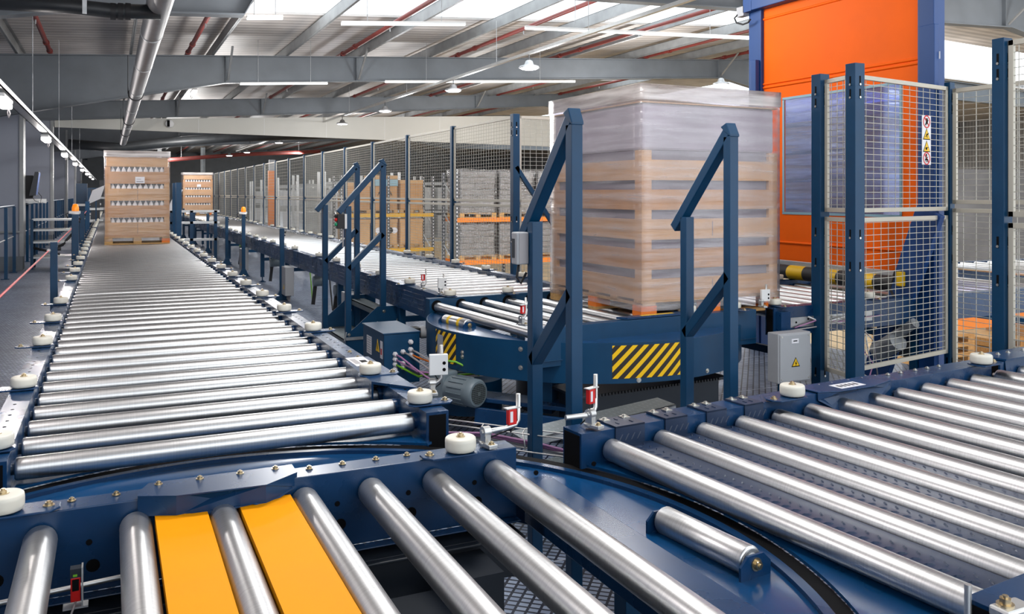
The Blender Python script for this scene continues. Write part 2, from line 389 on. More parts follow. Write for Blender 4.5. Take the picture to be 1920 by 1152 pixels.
# wall panels projecting between the column bays on the left
for n_, Y in enumerate((22.4, 33.6, 44.8, 56, 67)):
    m_ = MB(); m_.box(-3.2, -1.83, Y, Y+.5, .32, 4.9); m_.box(-3.2, -1.80, Y-.02, Y+.52, .0, .32, 1); m_.box(-1.86, -1.78, Y-.03, Y+.5, .32, 4.7, 2)
    m_.box(-2.5, -1.8, Y-.06, Y, .86, .90, 2)
    struct(m_.build('wall_left', ['wallgrey', 'rafter', 'purlin']))
m_ = MB()
for Y in (24.8, 27.5, 30.3, 36, 39, 42): m_.cyl((-2.9, Y, 0), (-2.9, Y, 4.8), .03, 8); 
m_.box(-3.18, -3.1, -4, 22, 1.1, 1.16); m_.box(-3.18, -3.1, -4, 22, 2.6, 2.66)
struct(m_.build('trim_1', 'purlin'))

def rafter(label, Y, pts_top, pts_bot, x_stiff, pos):
    t = thing('roof_beam', label, 'beam', (0, Y, 0))
    mb = MB(); n = len(pts_bot)
    def interp(pts, x):
        for a, b in zip(pts, pts[1:]):
            if x <= b[0]: return a[1]+(b[1]-a[1])*(x-a[0])/(b[0]-a[0])
        return pts[-1][1]
    xs = sorted({p[0] for p in pts_top} | {p[0] for p in pts_bot})
    for a, b in zip(xs, xs[1:]):
        ta, tb, ba, bb = interp(pts_top, a), interp(pts_top, b), interp(pts_bot, a), interp(pts_bot, b)
        mb.hexa([(a,-.006,ba),(b,-.006,bb),(b,.006,bb),(a,.006,ba),(a,-.006,ta),(b,-.006,tb),(b,.006,tb),(a,.006,ta)])
        for za, zb_ in ((ta, tb), (ba, bb)):
            mb.hexa([(a,-.11,za-.012),(b,-.11,zb_-.012),(b,.11,zb_-.012),(a,.11,za-.012),(a,-.11,za+.012),(b,-.11,zb_+.012),(b,.11,zb_+.012),(a,.11,za+.012)])
    mb.build('web', 'rafter', t)
    for x in x_stiff:
        a, b = interp(pts_bot, x), interp(pts_top, x)
        MB().box(x-.008, x+.008, -.1, .1, a, b).build('stiffener', 'rafter', t)
        MB().bar((x+.05, -.12, a+.05), (x+.05, -1.0, b+.1), .05, .03).build('fly_brace', 'purlin', t)
    return t
def line(x0, z0, s): return lambda x: z0+s*(x-x0)
rt = line(-1.7, 4.90, .06)
def RT(y=0): return [(-3.2, rt(-3.2)), (21, rt(21)), (44, rt(21)-.8)]
def RB(o=0): return [(-3.2, 3.30), (-1.7, 3.60), (2.6, 4.50), (11, 5.06), (18, 5.50), (21, 4.9), (24, 5.45), (44, 4.9)]
rafter('grey steel roof beam overhead, nearest to the camera at the top edge', 12.5, RT(), [(-3.2, 3.35), (-1.25, 3.98), (-.5, 4.12), (1.7, 4.25), (1.9, 4.62), (3.2, 4.82), (6.6, 5.0), (10.5, 5.14), (18, 5.42), (21, 4.9), (24, 5.4), (44, 4.9)], (10.6, 17.8), 0)
rafter('deep grey steel roof beam crossing in front of the white bulkhead, second from the camera', 22.3, RT(), RB(), (2.6, 5.9, 17.8), 1)
rafter('grey steel roof beam lying just in front of the white bulkhead', 33.5, [(-3.2, rt(-3.2)), (18, 6.15), (21, 6.2), (44, 5.5)], [(-3.2, 4.2), (-1.7, 4.30), (8.3, 4.93), (17.3, 5.6), (21, 5.2), (44, 5.0)], (2.2, 5.2, 14), 2)
for i, Y in enumerate((44.8, 56.0)):
    rafter(['grey roof beam beyond the white bulkhead, the nearer of two', 'far grey roof beam beyond the white bulkhead, the farther of two'][i], Y, RT(), [(-3.2, 3.6), (-1.7, 3.75), (3.5, 4.6), (18, 5.5), (21, 4.9), (44, 5)], (3, 8), 3)
# white fire board bulkhead
mb = MB(); mb.hexa([(-1.75, 34.0, 4.08), (44, 34.0, 3.55), (44, 34.12, 3.55), (-1.75, 34.12, 4.08), (-1.75, 34.0, 4.36), (44, 34.0, 6.4), (44, 34.12, 6.4), (-1.75, 34.12, 4.36)])
for i in range(14):
    x = .6+i*2.4; z0 = 4.08-.0116*(x+1.75)
    mb.box(x-.006, x+.006, 33.995, 34.0, z0, z0+.25+.055*(x+1.75), 1)
struct(mb.build('wall_back', ['bulkhead', 'white']))
MB().lathe([(.01, -.06), (.13, -.05), (.16, 0), (.13, .05), (.01, .06)], (0,0,0), (0,1,0), 16).build('vent_cap', 'white')
vc = bpy.data.objects['vent_cap']; vc.location = atY(318, 232, 33.9); tag(vc, 'round white and black speaker on the white bulkhead', 'speaker'); vc.name = 'wall_speaker'
MB().box(-.09, .0, -.075, -.05, -.12, .12).build('grille', 'black', vc)

# purlins
px_ = [-1.9, .45, 2.3, 4.1, 6.0, 7.95, 10.05, 12.25, 14.6, 16.8, 19.0]
names = ['left wall', 'pipe duct']
for i, x in enumerate(px_):
    zb = rt(x)+.02; t = MB()
    t.box(-.03, .03, -16, 78, 0, .012); t.box(-.004, .004, -16, 78, 0, .26); t.box(-.004, .06, -16, 78, .25, .262)
    o = t.build('roof_purlin', 'purlin', loc=(x, 12, zb))
    tag(o, 'galvanized purlin running lengthwise under the ribbed roof sheets', 'purlin', 'roof purlins')
# red sprinkler pipes
for i, (x, z) in enumerate(((-1.24, 4.93), (1.72, 5.12), (5.52, 5.40), (8.75, 5.58), (11.95, 5.76), (15.0, 5.93), (18.0, 6.1))):
    mb = MB()
    t = thing('sprinkler_pipe', 'dark red sprinkler pipe hung lengthwise between the roof purlins', 'pipe', (x, 0, rt(x)+.075), 0, 'red sprinkler pipes under the roof')
    MB().cyl((0, -3.8, 0), (0, 84, 0), .048, 12).build('pipe', 'redpipe', t)
    for Y in (13, 20.9, 22.1, 24, 33.2, 36):
        m_ = MB(); m_.cyl((0, Y, 0), (0, Y+.12, 0), .066, 12); m_.build('coupling', 'redpipe', t)
    for Y in (10, 14, 18, 26, 30):
        MB().cyl((0, Y, -.13), (0, Y, -.05), .014, 8).build('sprinkler_head', 'galv', t)
# spiral duct
t = thing('ventilation_duct', 'long round galvanized spiral duct running lengthwise under the roof', 'duct', (.46, 0, 3.7))
MB().cyl((0, 6.5, 0), (0, 36, 0), .125, 28).build('pipe', 'duct', t)
for Y in (11.2, 14.0, 17.5, 21.3, 26.5, 31.5):
    MB().cyl((0, Y, 0), (0, Y+.06, 0), .131, 28).build('joint_ring', 'galv', t)
for Y in (18.3, 25.0, 30.0):
    m_ = MB(); m_.cyl((0, Y, 0), (0, Y+.03, 0), .142, 24); m_.cyl((-.14, Y, 0), (-.14, Y, .75), .008, 6); m_.cyl((.14, Y, 0), (.14, Y, .8), .008, 6)
    m_.build('hanger_clamp', 'rubber', t)
# black transverse pipes
t = thing('black_pipe', 'thick black insulated pipe crossing at the top left above the duct', 'pipe')
a = atY(-20, 3, 9.5); b = atY(135, 12, 9.5); c_ = atY(215, 21, 9.5); d_ = atY(300, 23, 9.5)
MB().tube([a, b, c_, d_], .075, 14).build('pipe', 'blackpipe', t)
for q in (212, 226, 240):
    p = atY(q, 21.5, 9.5); MB().cyl(p-Vector((.025,0,0)), p+Vector((.025,0,0)), .086, 16).build('collar', 'rubber', t)
p = atY(159, 12, 9.5); MB().box(p.x-.02, p.x+.02, p.y-.09, p.y-.08, p.z-.09, 5.2).build('hanger', 'galv', t)
t = thing('black_pipe', 'black pipe crossing beyond the white bulkhead, behind the duct', 'pipe')
MB().tube([atY(128, 270, 40), atY(225, 277, 40), atY(300, 268, 40), atY(440, 258, 40), atY(640, 252, 40)], .2, 12).build('pipe', 'blackpipe', t)
t = thing('sprinkler_main', 'red main pipe crossing the far end of the hall', 'pipe')
MB().tube([atY(313, 300, 60), atY(450, 290, 60), atY(600, 284, 60)], .13, 10).build('pipe', 'redpipe', t)
for q in ((340, 298), (450, 290), (560, 286)): p = atY(*q, 60); MB().cyl(p, (p.x, p.y, roofz(p.x)), .02, 6).build('hanger_rod', 'galv', t)

# ------------------------------------------------------------------ ceiling lamps
t0 = thing('lamp_track', 'perforated cable tray carrying the lamp row along the left wall', 'cable tray', (-1.0, 0, 2.78))
m_ = MB(); m_.box(-.06, .06, 5, 75, 0, .01); m_.box(-.06, -.05, 5, 75, 0, .06); m_.box(.05, .06, 5, 75, 0, .06); m_.build('tray', 'galv', t0)
for Y in (7.5, 14, 21, 28, 35): MB().cyl((0, Y, .0), (0, Y, 2.3), .006, 6).build('hanger_rod', 'galv', t0)
first = None
for i, Y in enumerate((10.2, 16.9, 23.6, 30.6, 38.4, 46, 54, 62)):
    if first is None:
        t = thing('batten_lamp', 'lit white batten lamp hung under the left cable tray', 'lamp', (-1.0, Y, 2.68), 0, 'batten lamps under the left cable tray')
        m_ = MB(); m_.box(-.06, .06, -.42, .42, .03, .07); m_.build('housing', 'white', t, bevel=.01)
        m_ = MB(); m_.box(-.055, .055, -.4, .4, -.03, .03); m_.build('diffuser', 'lampglow', t, bevel=.015)
        m_ = MB(); m_.tube([(0, .42, .05), (.02, .55, -.06), (0, .62, -.10), (-.02, .7, -.04), (0, .75, .1)], .006, 6); m_.build('cord', 'cablegrey', t)
        first = t
    else:
        t = dup_tree(first); t.location = (-1.0, Y, 2.68)
# single batten
t = dup_tree(first); t.location = atY(363, 174, 25); t['label'] = 'lit white batten lamp hung alone under the roof beside the duct'; del t['group']
# high bay conduit
t0 = thing('lamp_track', 'thin white conduit running lengthwise carrying the round high bay lamps', 'cable tray', (7.7, 0, 4.6))
m_ = MB(); m_.box(-.035, .035, 7, 60, -.03, .03); m_.build('tray', 'alu', t0)
for Y in (10.5, 13.2, 17.2, 23.5, 30): MB().cyl((0, Y, 0), (0, Y, .95), .006, 6).build('hanger_rod', 'galv', t0)
hb = None
for i, p in enumerate([atX(992, 118, 7.7), atX(850, 160, 7.7), atX(722, 199, 7.7), Vector((7.7, 31, 4.3)), atX(523, 262, 7.7), atX(463, 280, 7.7), atY(1352, 158, 17.5), atY(430, 292, 56)]):
    if i < 6: p.z = 4.30
    if hb is None:
        t = thing('high_bay_lamp', 'round lit high bay lamp hung under the white conduit', 'lamp', p, 0, 'round high bay lamps on the conduit')
        MB().lathe([(.03, .16), (.07, .14), (.10, .06), (.20, .03), (.21, .0), (.2, -.01)], (0,0,0), (0,0,1), 24).build('housing', 'galv', t)
        MB().lathe([(.01, -.035), (.15, -.03), (.185, -.01), (.185, -.005)], (0,0,0), (0,0,1), 24).build('lens', 'bayglow', t)
        MB().cyl((0,0,.15), (0,0,.3), .012, 8).build('hook', 'rubber', t)
        hb = t
    else:
        t = dup_tree(hb); t.location = p
    if i == 6: t['label'] = 'round lit high bay lamp above the moving pallet, left of the orange door'; del t['group']
# long tube lights across
tb = [((640,42),(872,43),13.5,'white tube light across the roof right of the top centre purlins'),((450,156),(614,155),22.0,'white tube light below the second roof beam, right of the lone batten lamp'),((985,50),(1407,70),13.5,'longest white tube light, ending at the blue machine post'),((722,152),(1078,152),22.0,'white tube light below the second roof beam, above the wire fence'),((463,31),(530,31),13.0,'short white tube light at the top, right of the round duct')]
for a, b, Y, lab in tb:
    p, q = atY(*a, Y), atY(*b, Y)
    t = thing('tube_light', lab, 'lamp')
    MB().bar(p, q, .07, .035).build('housing', 'white', t); MB().bar(p-Vector((0,0,.03)), q-Vector((0,0,.03)), .05, .03).build('tube', 'tubeglow', t)
    for k in (.2, .8):
        c = p.lerp(q, k); MB().cyl(c, (c.x, c.y, roofz(c.x)), .006, 6).build('hanger_rod', 'galv', t)

# ------------------------------------------------------------------ main left conveyor
LX0, LW = -.32, 1.52
lr = [.145+.2705*i for i in range(0, 21)]
wl0 = [3.55, 4.61, 5.85, 6.9, 7.98]; wr0 = [3.54, 5.70, 6.74, 7.79, 8.80]
Y0 = 3.40
cA = conveyor('near section of the long straight roller conveyor on the left, ending at the front turntable', (LX0, Y0, 0), 0, 5.75, LW, lr, [y-Y0 for y in wl0], [y-Y0 for y in wr0], legs=(.25, 2.9, 5.4), legin=.1)
child(WHEEL, cA, (LW-.02, 4.18-Y0, .875), 0)
m_ = MB(); m_.prism([(LW-.06,.62,.832),(LW+.10,.40,.832),(LW+.10,1.25,.832),(LW+.02,1.25,.832),(LW-.05,1.15,.832)], (0,0,.012)); m_.prism([(LW-.06,.62,.832),(LW-.06,.62,.76),(LW-.05,1.15,.76),(LW-.05,1.15,.832)], (.01,0,0)); m_.build('cover_plate', 'navy', cA)
m_ = MB(); m_.box(LW-.03, LW+.07, 1.0, 1.25, .8445, .8455); m_.box(LW+.02, LW+.055, 1.07, 1.15, .8455, .846, 1); m_.box(LW-.02, LW+.01, 1.06, 1.2, .8455, .846, 2); m_.build('label_sticker', ['labelwhite', 'black', 'cablegrey'], cA)
m_ = MB()
for k in range(5):
    for j in range(8): m_.cyl((LW+.055, .2+k*1.1+j*.1+.15, .8302), (LW+.055, .2+k*1.1+j*.1+.15, .8312), .007, 8); m_.cyl((-.055, .2+k*1.05+j*.1, .8302), (-.055, .2+k*1.05+j*.1, .8312), .007, 8)
m_.build('slot_row', 'black', cA)
for y_ in (1.32, 1.5): m_ = MB(); hexbolt(m_, (LW+.06, y_, .83), .010, .008); m_.build('bolt', 'brass', cA)
rest = [3.4+5.875+.27*i for i in range(60)]
Y1 = 9.17
cB = conveyor('middle section of the long left roller conveyor, carrying the near pallet of bottle cartons', (LX0, Y1, 0), 0, 15.8, LW, [.13+.27*i for i in range(58)], [.9+1.03*i for i in range(14)], [.65+1.06*i for i in range(14)], legs=(1.5, 4.5, 7.5, 10.5, 13.5))
Y2 = 25.0
cC = conveyor('far section of the long straight roller conveyor on the left, behind the near pallet', (LX0, Y2, 0), 0, 35, LW, [.13+.27*i for i in range(70)], [.5+1.05*i for i in range(30)], [.5+1.05*i for i in range(30)], legs=(2, 8, 14), stuff=[.13+.27*i for i in range(70, 128)])

# ------------------------------------------------------------------ middle conveyor
MX0, MW = 2.78, 1.27
def mid(y0, L, nr, label, ph=0, stuff=()):
    return conveyor(label, (MX0, y0, 0), 0, L, MW, [.12+.27*i for i in range(nr)], [ .55+ph+1.03*i for i in range(int((L-.4)/1.03))], [.7+ph+1.0*i for i in range(int((L-.4)/1.0))], legs=[1.2+2.6*i for i in range(int(L/2.6))], zb=.58, ribs=True, stuff=stuff, hubs=False)
mA = mid(7.3, 6.3, 23, 'near section of the middle roller conveyor, leading onto the rear turntable', .4)
mB_ = mid(13.62, 12, 44, 'middle section of the centre roller conveyor, beside the long wire fence')
mC = mid(25.64, 34, 80, 'far section of the centre roller conveyor, carrying the distant pallet', 0, [.12+.27*i for i in range(80, 125)])
# cabinets and drives under the middle conveyor
for i, (Y, lab) in enumerate(((9.9, 'tall pale grey control cabinet with warning triangle under the centre conveyor, behind the blue steps'), (14.0, 'pale grey control cabinet under the centre conveyor, behind the first stop post'), (19.0, 'pale control cabinet under the centre conveyor, second nearest to the blue steps'), (24.5, 'distant pale control cabinet under the centre conveyor'))):
    t = thing('control_cabinet', lab, 'cabinet', (2.62, Y, 0)); m_ = MB(); m_.box(-.07, .07, 0, .42, .10, .56); m_.build('body', 'greybox', t, bevel=.006)
    m_ = MB(); m_.prism([(-.072, .08, .2), (-.072, .16, .2), (-.072, .12, .28)], (.002, 0, 0)); m_.build('warning_sign', 'yellow', t)
    m_ = MB(); [m_.cyl((0.02, .08+.08*k, 0), (0.02, .08+.08*k, .1), .012, 6) for k in range(4)]; m_.build('cable', 'cablegrey', t)
for i, Y in enumerate((11.3, 12.6, 16.3, 20.5)):
    t = thing('drive_motor', ['small drive motor hanging under the centre conveyor, nearest to the blue steps', 'small drive motor hanging under the centre conveyor, second from the blue steps', 'small drive motor hanging under the centre conveyor, third from the blue steps', 'small drive motor hanging under the centre conveyor, fourth from the blue steps'][i], 'motor', (2.75, Y, 0))
    m_ = MB(); m_.cyl((-.05, 0, .46), (.15, 0, .46), .075, 14); m_.box(-.02, .1, -.05, .05, .46, .60); m_.build('housing', 'motor', t)
    m_ = MB(); m_.bar((-.02, .0, .42), (-.05, .02, .12), .05, .03); m_.build('torque_arm', 'rubber', t)
    m_ = MB(); m_.tube([(0, .05, .45), (-.02, .18, .2), (.02, .4, .15), (.05, .6, .3), (.05, .7, .55)], .010, 6); m_.build('cable', 'cablegreen' if i % 2 else 'rubber', t)

# ------------------------------------------------------------------ turntables
def circle_segment(cx, cy, R, conds, z, n=96, r=0.):
    pts = [(cx+R*math.cos(2*PI*i/n), cy+R*math.sin(2*PI*i/n)) for i in range(n)]
    for (a, b, c) in conds:    # keep a*x+b*y>=c
        out = []
        for i in range(len(pts)):
            p, q = pts[i], pts[(i+1) % len(pts)]; fp, fq = a*p[0]+b*p[1]-c, a*q[0]+b*q[1]-c
            if fp >= 0: out.append(p)
            if fp*fq < 0: t = fp/(fp-fq); out.append((p[0]+(q[0]-p[0])*t, p[1]+(q[1]-p[1])*t))
        pts = out
    return [(x, y, z) for x, y in pts]
def arc_wall(mb, cx, cy, R, z0, z1, a0, a1, n=64, m=0, th=.008):
    prof = ((R, z0), (R, z1), (R-th, z1), (R-th, z0))
    for u in range(4):
        b = len(mb.v)
        for i in range(n+1):
            a = a0+(a1-a0)*i/n
            for rr, z in (prof[u], prof[(u+1) % 4]): mb.v.append((cx+rr*math.cos(a), cy+rr*math.sin(a), z))
        for i in range(n): k = b+2*i; mb.face([k, k+2, k+3, k+1], m, u in (0, 2))

# front turntable: centre of the ring
t1 = thing('turntable', 'front turntable roller conveyor in the foreground with two yellow plates between its rollers', 'turntable', (.36, 2.13, 0))
def rel(p): return (p[0]-.36, p[1]-2.13, p[2])
RR = 1.41; OY = .05; bx0, bx1, by0, by1 = -.98, .97, -.86, .76
D0 = .672
for nm, cds in (('deck', [(0,1,by1)]), ('deck', [(1,0,bx1+.06),(0,-1,-by1)]), ('deck', [(-1,0,-bx0),(0,-1,-by1)]), ('deck', [(0,-1,-by0),(-1,0,-bx1-.06),(1,0,bx0)])):
    pts = circle_segment(0, OY, RR-.01, cds, D0)
    MB().prism(pts, (0,0,.012)).build(nm, 'deckblue', t1)
m_ = MB(); arc_wall(m_, 0, OY, RR, .46, .698, 0, 2*PI, 128, th=.03); m_.build('rim', 'navy', t1)
m_ = MB(); b_ = [(1.411*math.cos(2*PI*i/96), 1.411*math.sin(2*PI*i/96)) for i in range(96)]; c_ = [(x*1.034, y*1.034) for x, y in b_]; m_.v = [(x, y+OY, .696) for x, y in b_]+[(x, y+OY, .696) for x, y in c_]; [m_.face([i, (i+1) % 96, 96+(i+1) % 96, 96+i]) for i in range(96)]; m_.build('gap_shade_ring', 'black', t1)  # flat black ring paints the shade in the gap around the rim
side_beam_holes = []
for x in [-.66+.245*i for i in range(9)]: side_beam_holes += [(x, T-.075, .009), (x+.01, T-.145, .019)]
def beam_x(root, x0, x1, y0, y1, zb, inner, holes, matn='navy', endblack=True, lip=True):
    mb = MB(); mb.box(x0, x1, y0, y1, zb, .83)
    yi = y0 if inner < 0 else y1
    if lip:  # lower flange and second dark rail
        if inner < 0: mb.box(x0, x1, y0-.045, y0, zb-.006, zb)
        else: mb.box(x0, x1, y1, y1+.045, zb-.006, zb)
    for (x, z, r) in holes: mb.cyl((x, yi-.004*inner, z), (x, yi+.0012*inner, z), r, 14, 1)
    return mb.build('side_beam', [matn, 'black'], root, bevel=.004)
beam_x(t1, bx0, .975, .675, .775, .58, -1, side_beam_holes)
beam_x(t1, bx0, .975, -.88, -.78, .58, 1, side_beam_holes)
m_ = MB(); m_.box(bx0, .96, .60, .70, .40, .55); m_.box(bx0, .96, .57, .60, .54, .55); m_.build('lower_rail', 'dark', t1, bevel=.003)
m_ = MB(); m_.box(1.00, 1.045, -.86, .66, .56, .70); m_.box(.985, 1.10, -.86, .66, .70, .716); m_.build('edge_rail', 'navy', t1, bevel=.003)
for k in range(6): m_ = MB(); hexbolt(m_, (.995, .15-.11*k, .66), .010, .010, 0, (-1, 0, 0)); m_.build('bolt', 'brass', t1)
t1r = [-.54-.245, -.54, -.29, -.045, .21, .43, .655, .885]
rp = rollproto(1.44, .045)
for x in t1r:
    o = child(rp, t1, (x, -.05, T-.045), PI/2)
for xa, xb in ((-.285+.047, -.045-.047), (-.045+.047, .21-.047)):
    m_ = MB(); m_.box(xa, xb, -.77, .655, T-.022, T-.014); m_.box(xa, xa+.004, -.77, .655, T-.05, T-.022); m_.box(xb-.004, xb, -.77, .655, T-.05, T-.022)
    m_.build('yellow_plate', 'yellowplate', t1)
# sensor cover over the back beam
m_ = MB(); m_.prism([(-.285, .69, .842), (-.285, .66, .842), (-.18, .615, .842), (.08, .60, .842), (.19, .68, .842), (.19, .77, .842), (-.25, .77, .842)], (0, 0, .004))
m_.prism([(-.285,.662,.842),(-.18,.617,.842),(.08,.602,.842),(.19,.682,.842),(.19,.682,.80),(.08,.602,.775),(.04,.604,.79),(-.08,.610,.775),(-.18,.617,.785),(-.285,.662,.785)], (0,.006,0))
m_.build('sensor_cover', 'navy', t1)
for q in ((135,930),(218,921),(296,904),(372,893),(447,885),(512,876),(578,872),(640,864),(704,857),(763,850)):
    p = atZ(*q, .84); m_ = MB(); hexbolt(m_, (0,0,0), .0085, .008); m_.build('bolt', 'brass', t1, loc=(p.x-.36, .745, .832 if not 250 < q[0] < 560 else .846))
child(WHEEL, t1, rel((1.115, 2.80, .872)), PI)
child(WHEEL, t1, rel((-.275, 2.82, .872)), 0)
def small_roller(root, p, ang, bands=False, L=.30):
    b = MB(); b.lathe([(.03, -L/2), (.040, -L/2), (.043, -L/2+.006), (.043, L/2-.006), (.040, L/2), (.03, L/2)], (0,0,0), (1,0,0), 26)
    r = b.build('support_roller', 'steel', root, loc=p, rot=(0, 0, ang))
    for s_ in (-1, 1):
        q = MB(); x = s_*(L/2+.012)
        q.prism([(x, -.058, -.055), (x, .058, -.055), (x, .058, .0), (x, .030, .026), (x, -.030, .026), (x, -.058, .0)], (.008*s_, 0, 0)); q.build('bracket', 'navy', r)
        q = MB(); hexbolt(q, (x+.008*s_, 0, 0), .013, .014, 0, (s_, 0, 0)); q.build('bolt', 'brass', r)
        q = MB(); q.cyl((s_*(L/2-.002), 0, 0), (s_*(L/2+.004), 0, 0), .036, 20, 0); q.cyl((s_*(L/2+.004), 0, 0), (s_*(L/2+.006), 0, 0), .026, 20, 1); q.build('bearing', ['galv', 'white'], r)
        if bands:
            q = MB(); q.cyl((s_*.075-.018, 0, 0), (s_*.075+.018, 0, 0), .0436, 26); q.build('yellow_band', 'yellow', r)
    return r
small_roller(t1, rel((1.60, 2.06, .722)), math.radians(-84), L=.36)
small_roller(t1, rel((-.90, 2.06, .722)), math.radians(-84), L=.36)
m_ = MB(); m_.cyl((0,0,0), (0,0,.38), .35, 40); m_.cyl((0,0,.38), (0,0,.42), .55, 40); m_.box(-.6, .6, -.5, .5, .40, .46); m_.build('pedestal', 'dark', t1)
for a in range(4):
    an = a*PI/2+PI/4; m_ = MB(); m_.box(-.05, .05, -.05, .05, 0, .50); m_.build('leg', 'blue', t1, loc=(.95*math.cos(an), .80*math.sin(an), 0))
m_ = MB(); m_.box(.62, .80, .40, .64, .02, .52); m_.build('drive_box', 'dark', t1)
# small rail with the red light sensor between the first rollers
m_ = MB(); pa, pb = atZ(-40, 1140, .68), atZ(228, 1082, .68); m_.cyl(rel(pa), rel(pb), .007, 10); m_.build('sensor_rod', 'alu', t1)

def sensor(label, loc, rz, h=.16, body='red', arm=.05, base=True, cat='sensor'):
    t = thing('light_sensor', label, cat, loc, rz)
    if base:
        m_ = MB(); m_.lathe([(.020, 0), (.022, .006), (.022, .012), (.014, .016)], (0,0,0), (0,0,1), 14); m_.box(-.018, .018, -.055, .02, 0, .014); m_.box(-.012, .012, -.018, .018, .012, .06); m_.cyl((-.014, 0, .05), (.014, 0, .05), .020, 16); m_.build('clamp_foot', 'alu', t, bevel=.002)
        m_ = MB(); hexbolt(m_, (0, -.04, .014), .009, .008); m_.build('bolt', 'brass', t); m_ = MB(); hexbolt(m_, (.014, 0, .05), .007, .006, 0, (1,0,0)); m_.build('screw', 'brass', t)
    m_ = MB(); m_.tube([(-.02, 0, .05), (arm*.6, 0, .05), (arm, 0, .056), (arm+.012, 0, .072), (arm+.012, 0, .05+h)], .0085, 12); m_.build('rod', 'alu', t)
    z = h-.01
    if body == 'red':
        m_ = MB(); m_.box(arm-.036, arm+.0, -.010, .010, z-.05, z+.008); m_.build('housing', 'red', t, bevel=.003)
        m_ = MB(); m_.box(arm-.030, arm-.018, -.0112, -.010, z-.04, z+.0); m_.build('sticker', 'labelwhite', t)
        m_ = MB(); m_.box(arm-.046, arm+.016, -.014, .012, z+.010, z+.013); m_.box(arm+.0, arm+.004, -.012, .012, z-.03, z+.012); m_.build('bracket', 'alu', t)
    else:
        m_ = MB(); m_.box(arm-.045, arm+.04, -.016, .006, z-.075, z+.02); m_.build('housing', 'white', t, bevel=.003)
        m_ = MB(); [m_.cyl((arm+.022, -.016, z-.05+k*.03), (arm+.022, -.018, z-.05+k*.03), .008, 10) for k in (0, 1)]; m_.build('screw', 'black', t)
    m_ = MB(); m_.tube([(arm-.02, .0, z-.05), (arm-.015, .01, z-.08), (arm+.01, .02, .04), (.0, .05, .0)], .003, 6); m_.build('cable', 'rubber', t)
    return t

# fixed cover plates around the front turntable
def arcpts(cx, cy, R, a0, a1, z, n=40): return [(cx+R*math.cos(math.radians(a0+(a1-a0)*i/n)), cy+R*math.sin(math.radians(a0+(a1-a0)*i/n)), z) for i in range(n+1)]
o = MB().prism(arcpts(.36, 2.18, 1.459, 124, 55, .70)+[(1.22,3.39,.70),(1.18,3.74,.70),(-.30,3.74,.70),(-.42,3.42,.70)], (0,0,.010)).build('cover_plate', 'deckblue')
tag(o, 'fixed dark blue cover plate between the left conveyor end and the turntable ring', 'cover plate')
o = MB().prism(arcpts(.36, 2.18, 1.459, 29, -38, .70)+[(1.98,1.1,.70),(1.80,2.86,.70),(1.72,2.96,.70)], (0,0,.010)).build('cover_plate', 'deckblue')
tag(o, 'fixed dark blue cover plate between the turntable ring and the right conveyor, with red reflection', 'cover plate')

# ------------------------------------------------------------------ right hand conveyor
RZ = -PI/2+math.radians(5.05)
ry = [.158,.409,.633,.852,1.07,1.276,1.49,1.70,1.91,2.12,2.33,2.53]
R1 = thing('roller_conveyor', 'roller conveyor at the lower right with diamond plate strips between its first rollers', 'conveyor', (1.60, 2.846, 0), RZ)
rp = rollproto(1.49, .043)
for y in ry: child(rp, R1, (.76, y, T-.043))
def side(root, x0, x1, y0, y1, zb=.60, matn='navy'):
    mb = MB(); mb.box(x0, x1, y0, y1, zb, .83); mb.box(x0+.01, x1-.01, y0-.002, y0, zb+.01, .82, 1); mb.box(x0+.01, x1-.01, y1, y1+.002, zb+.01, .82, 1)
    return mb.build('side_beam', [matn, 'black'], root, bevel=.005)
side(R1, -.125, 0, .03, 2.72); side(R1, 1.525, 1.625, .03, 2.72)
for i in range(4):
    a, b = ry[i]+.046, ry[i+1]-.046
    m_ = MB(); m_.box(.006, 1.51, a, b, .752, .760)
    m_.box(.0, .007, a-.015, b-.03, .752, .836); m_.box(-.118, .007, a-.015, b-.03, .831, .838)
    for k in range(36):
        for j in range(3):
            x = .03+k*.041+(.0205 if j % 2 else 0); y = a+.022+j*.041
            if y > b-.012: continue
            an = (PI/4 if j % 2 else -PI/4)+.15
            c, s_ = math.cos(an), math.sin(an); l, w = .0165, .0045
            base = len(m_.v)
            for (u, v, h) in ((-l,0,0),(-l*.4,-w,0),(l*.4,-w,0),(l,0,0),(l*.4,w,0),(-l*.4,w,0),(-l*.4,0,.0040),(l*.4,0,.0040)):
                m_.v.append((x+u*c-v*s_, y+u*s_+v*c, .760+h))
            for f in ((0,1,6),(1,2,7,6),(2,3,7),(3,4,7),(4,5,6,7),(5,0,6)): m_.face([base+q for q in f], 0)
    for (x, y) in ((-.03,a+.02),(-.08,a+.05),(-.03,b-.07),(-.09,b-.06)):
        m_.box(x-.012, x+.012, y-.002, y+.002, .838, .8405)
    for q in range(4): m_.hexa([(.007,a+q*.03,.775),(.0085,a+q*.03+.004,.775),(.0085,a+q*.03+.02,.80),(.007,a+q*.03+.016,.80),(.007,a+q*.03,.779),(.009,a+q*.03+.004,.779),(.009,a+q*.03+.02,.804),(.007,a+q*.03+.016,.804)])
    m_.build('diamond_plate', 'dplate', R1)
    for yy in (a+.005, b-.055):
        m_ = MB(); m_.box(-.017, .017, -.017, .017, 0, .003); hexbolt(m_, (0,0,.003), .010, .006); m_.build('bolt', 'zinc', R1, loc=(-.095, yy, .838))
for y in (1.29, 1.36, 1.47, 1.56, 1.68, 1.78, 1.88, 1.98, 2.08, 2.2, 2.3, 2.4): 
    m_ = MB(); hexbolt(m_, (0,0,0), .009, .007); m_.build('bolt', 'zinc', R1, loc=(-.095, y, .832))
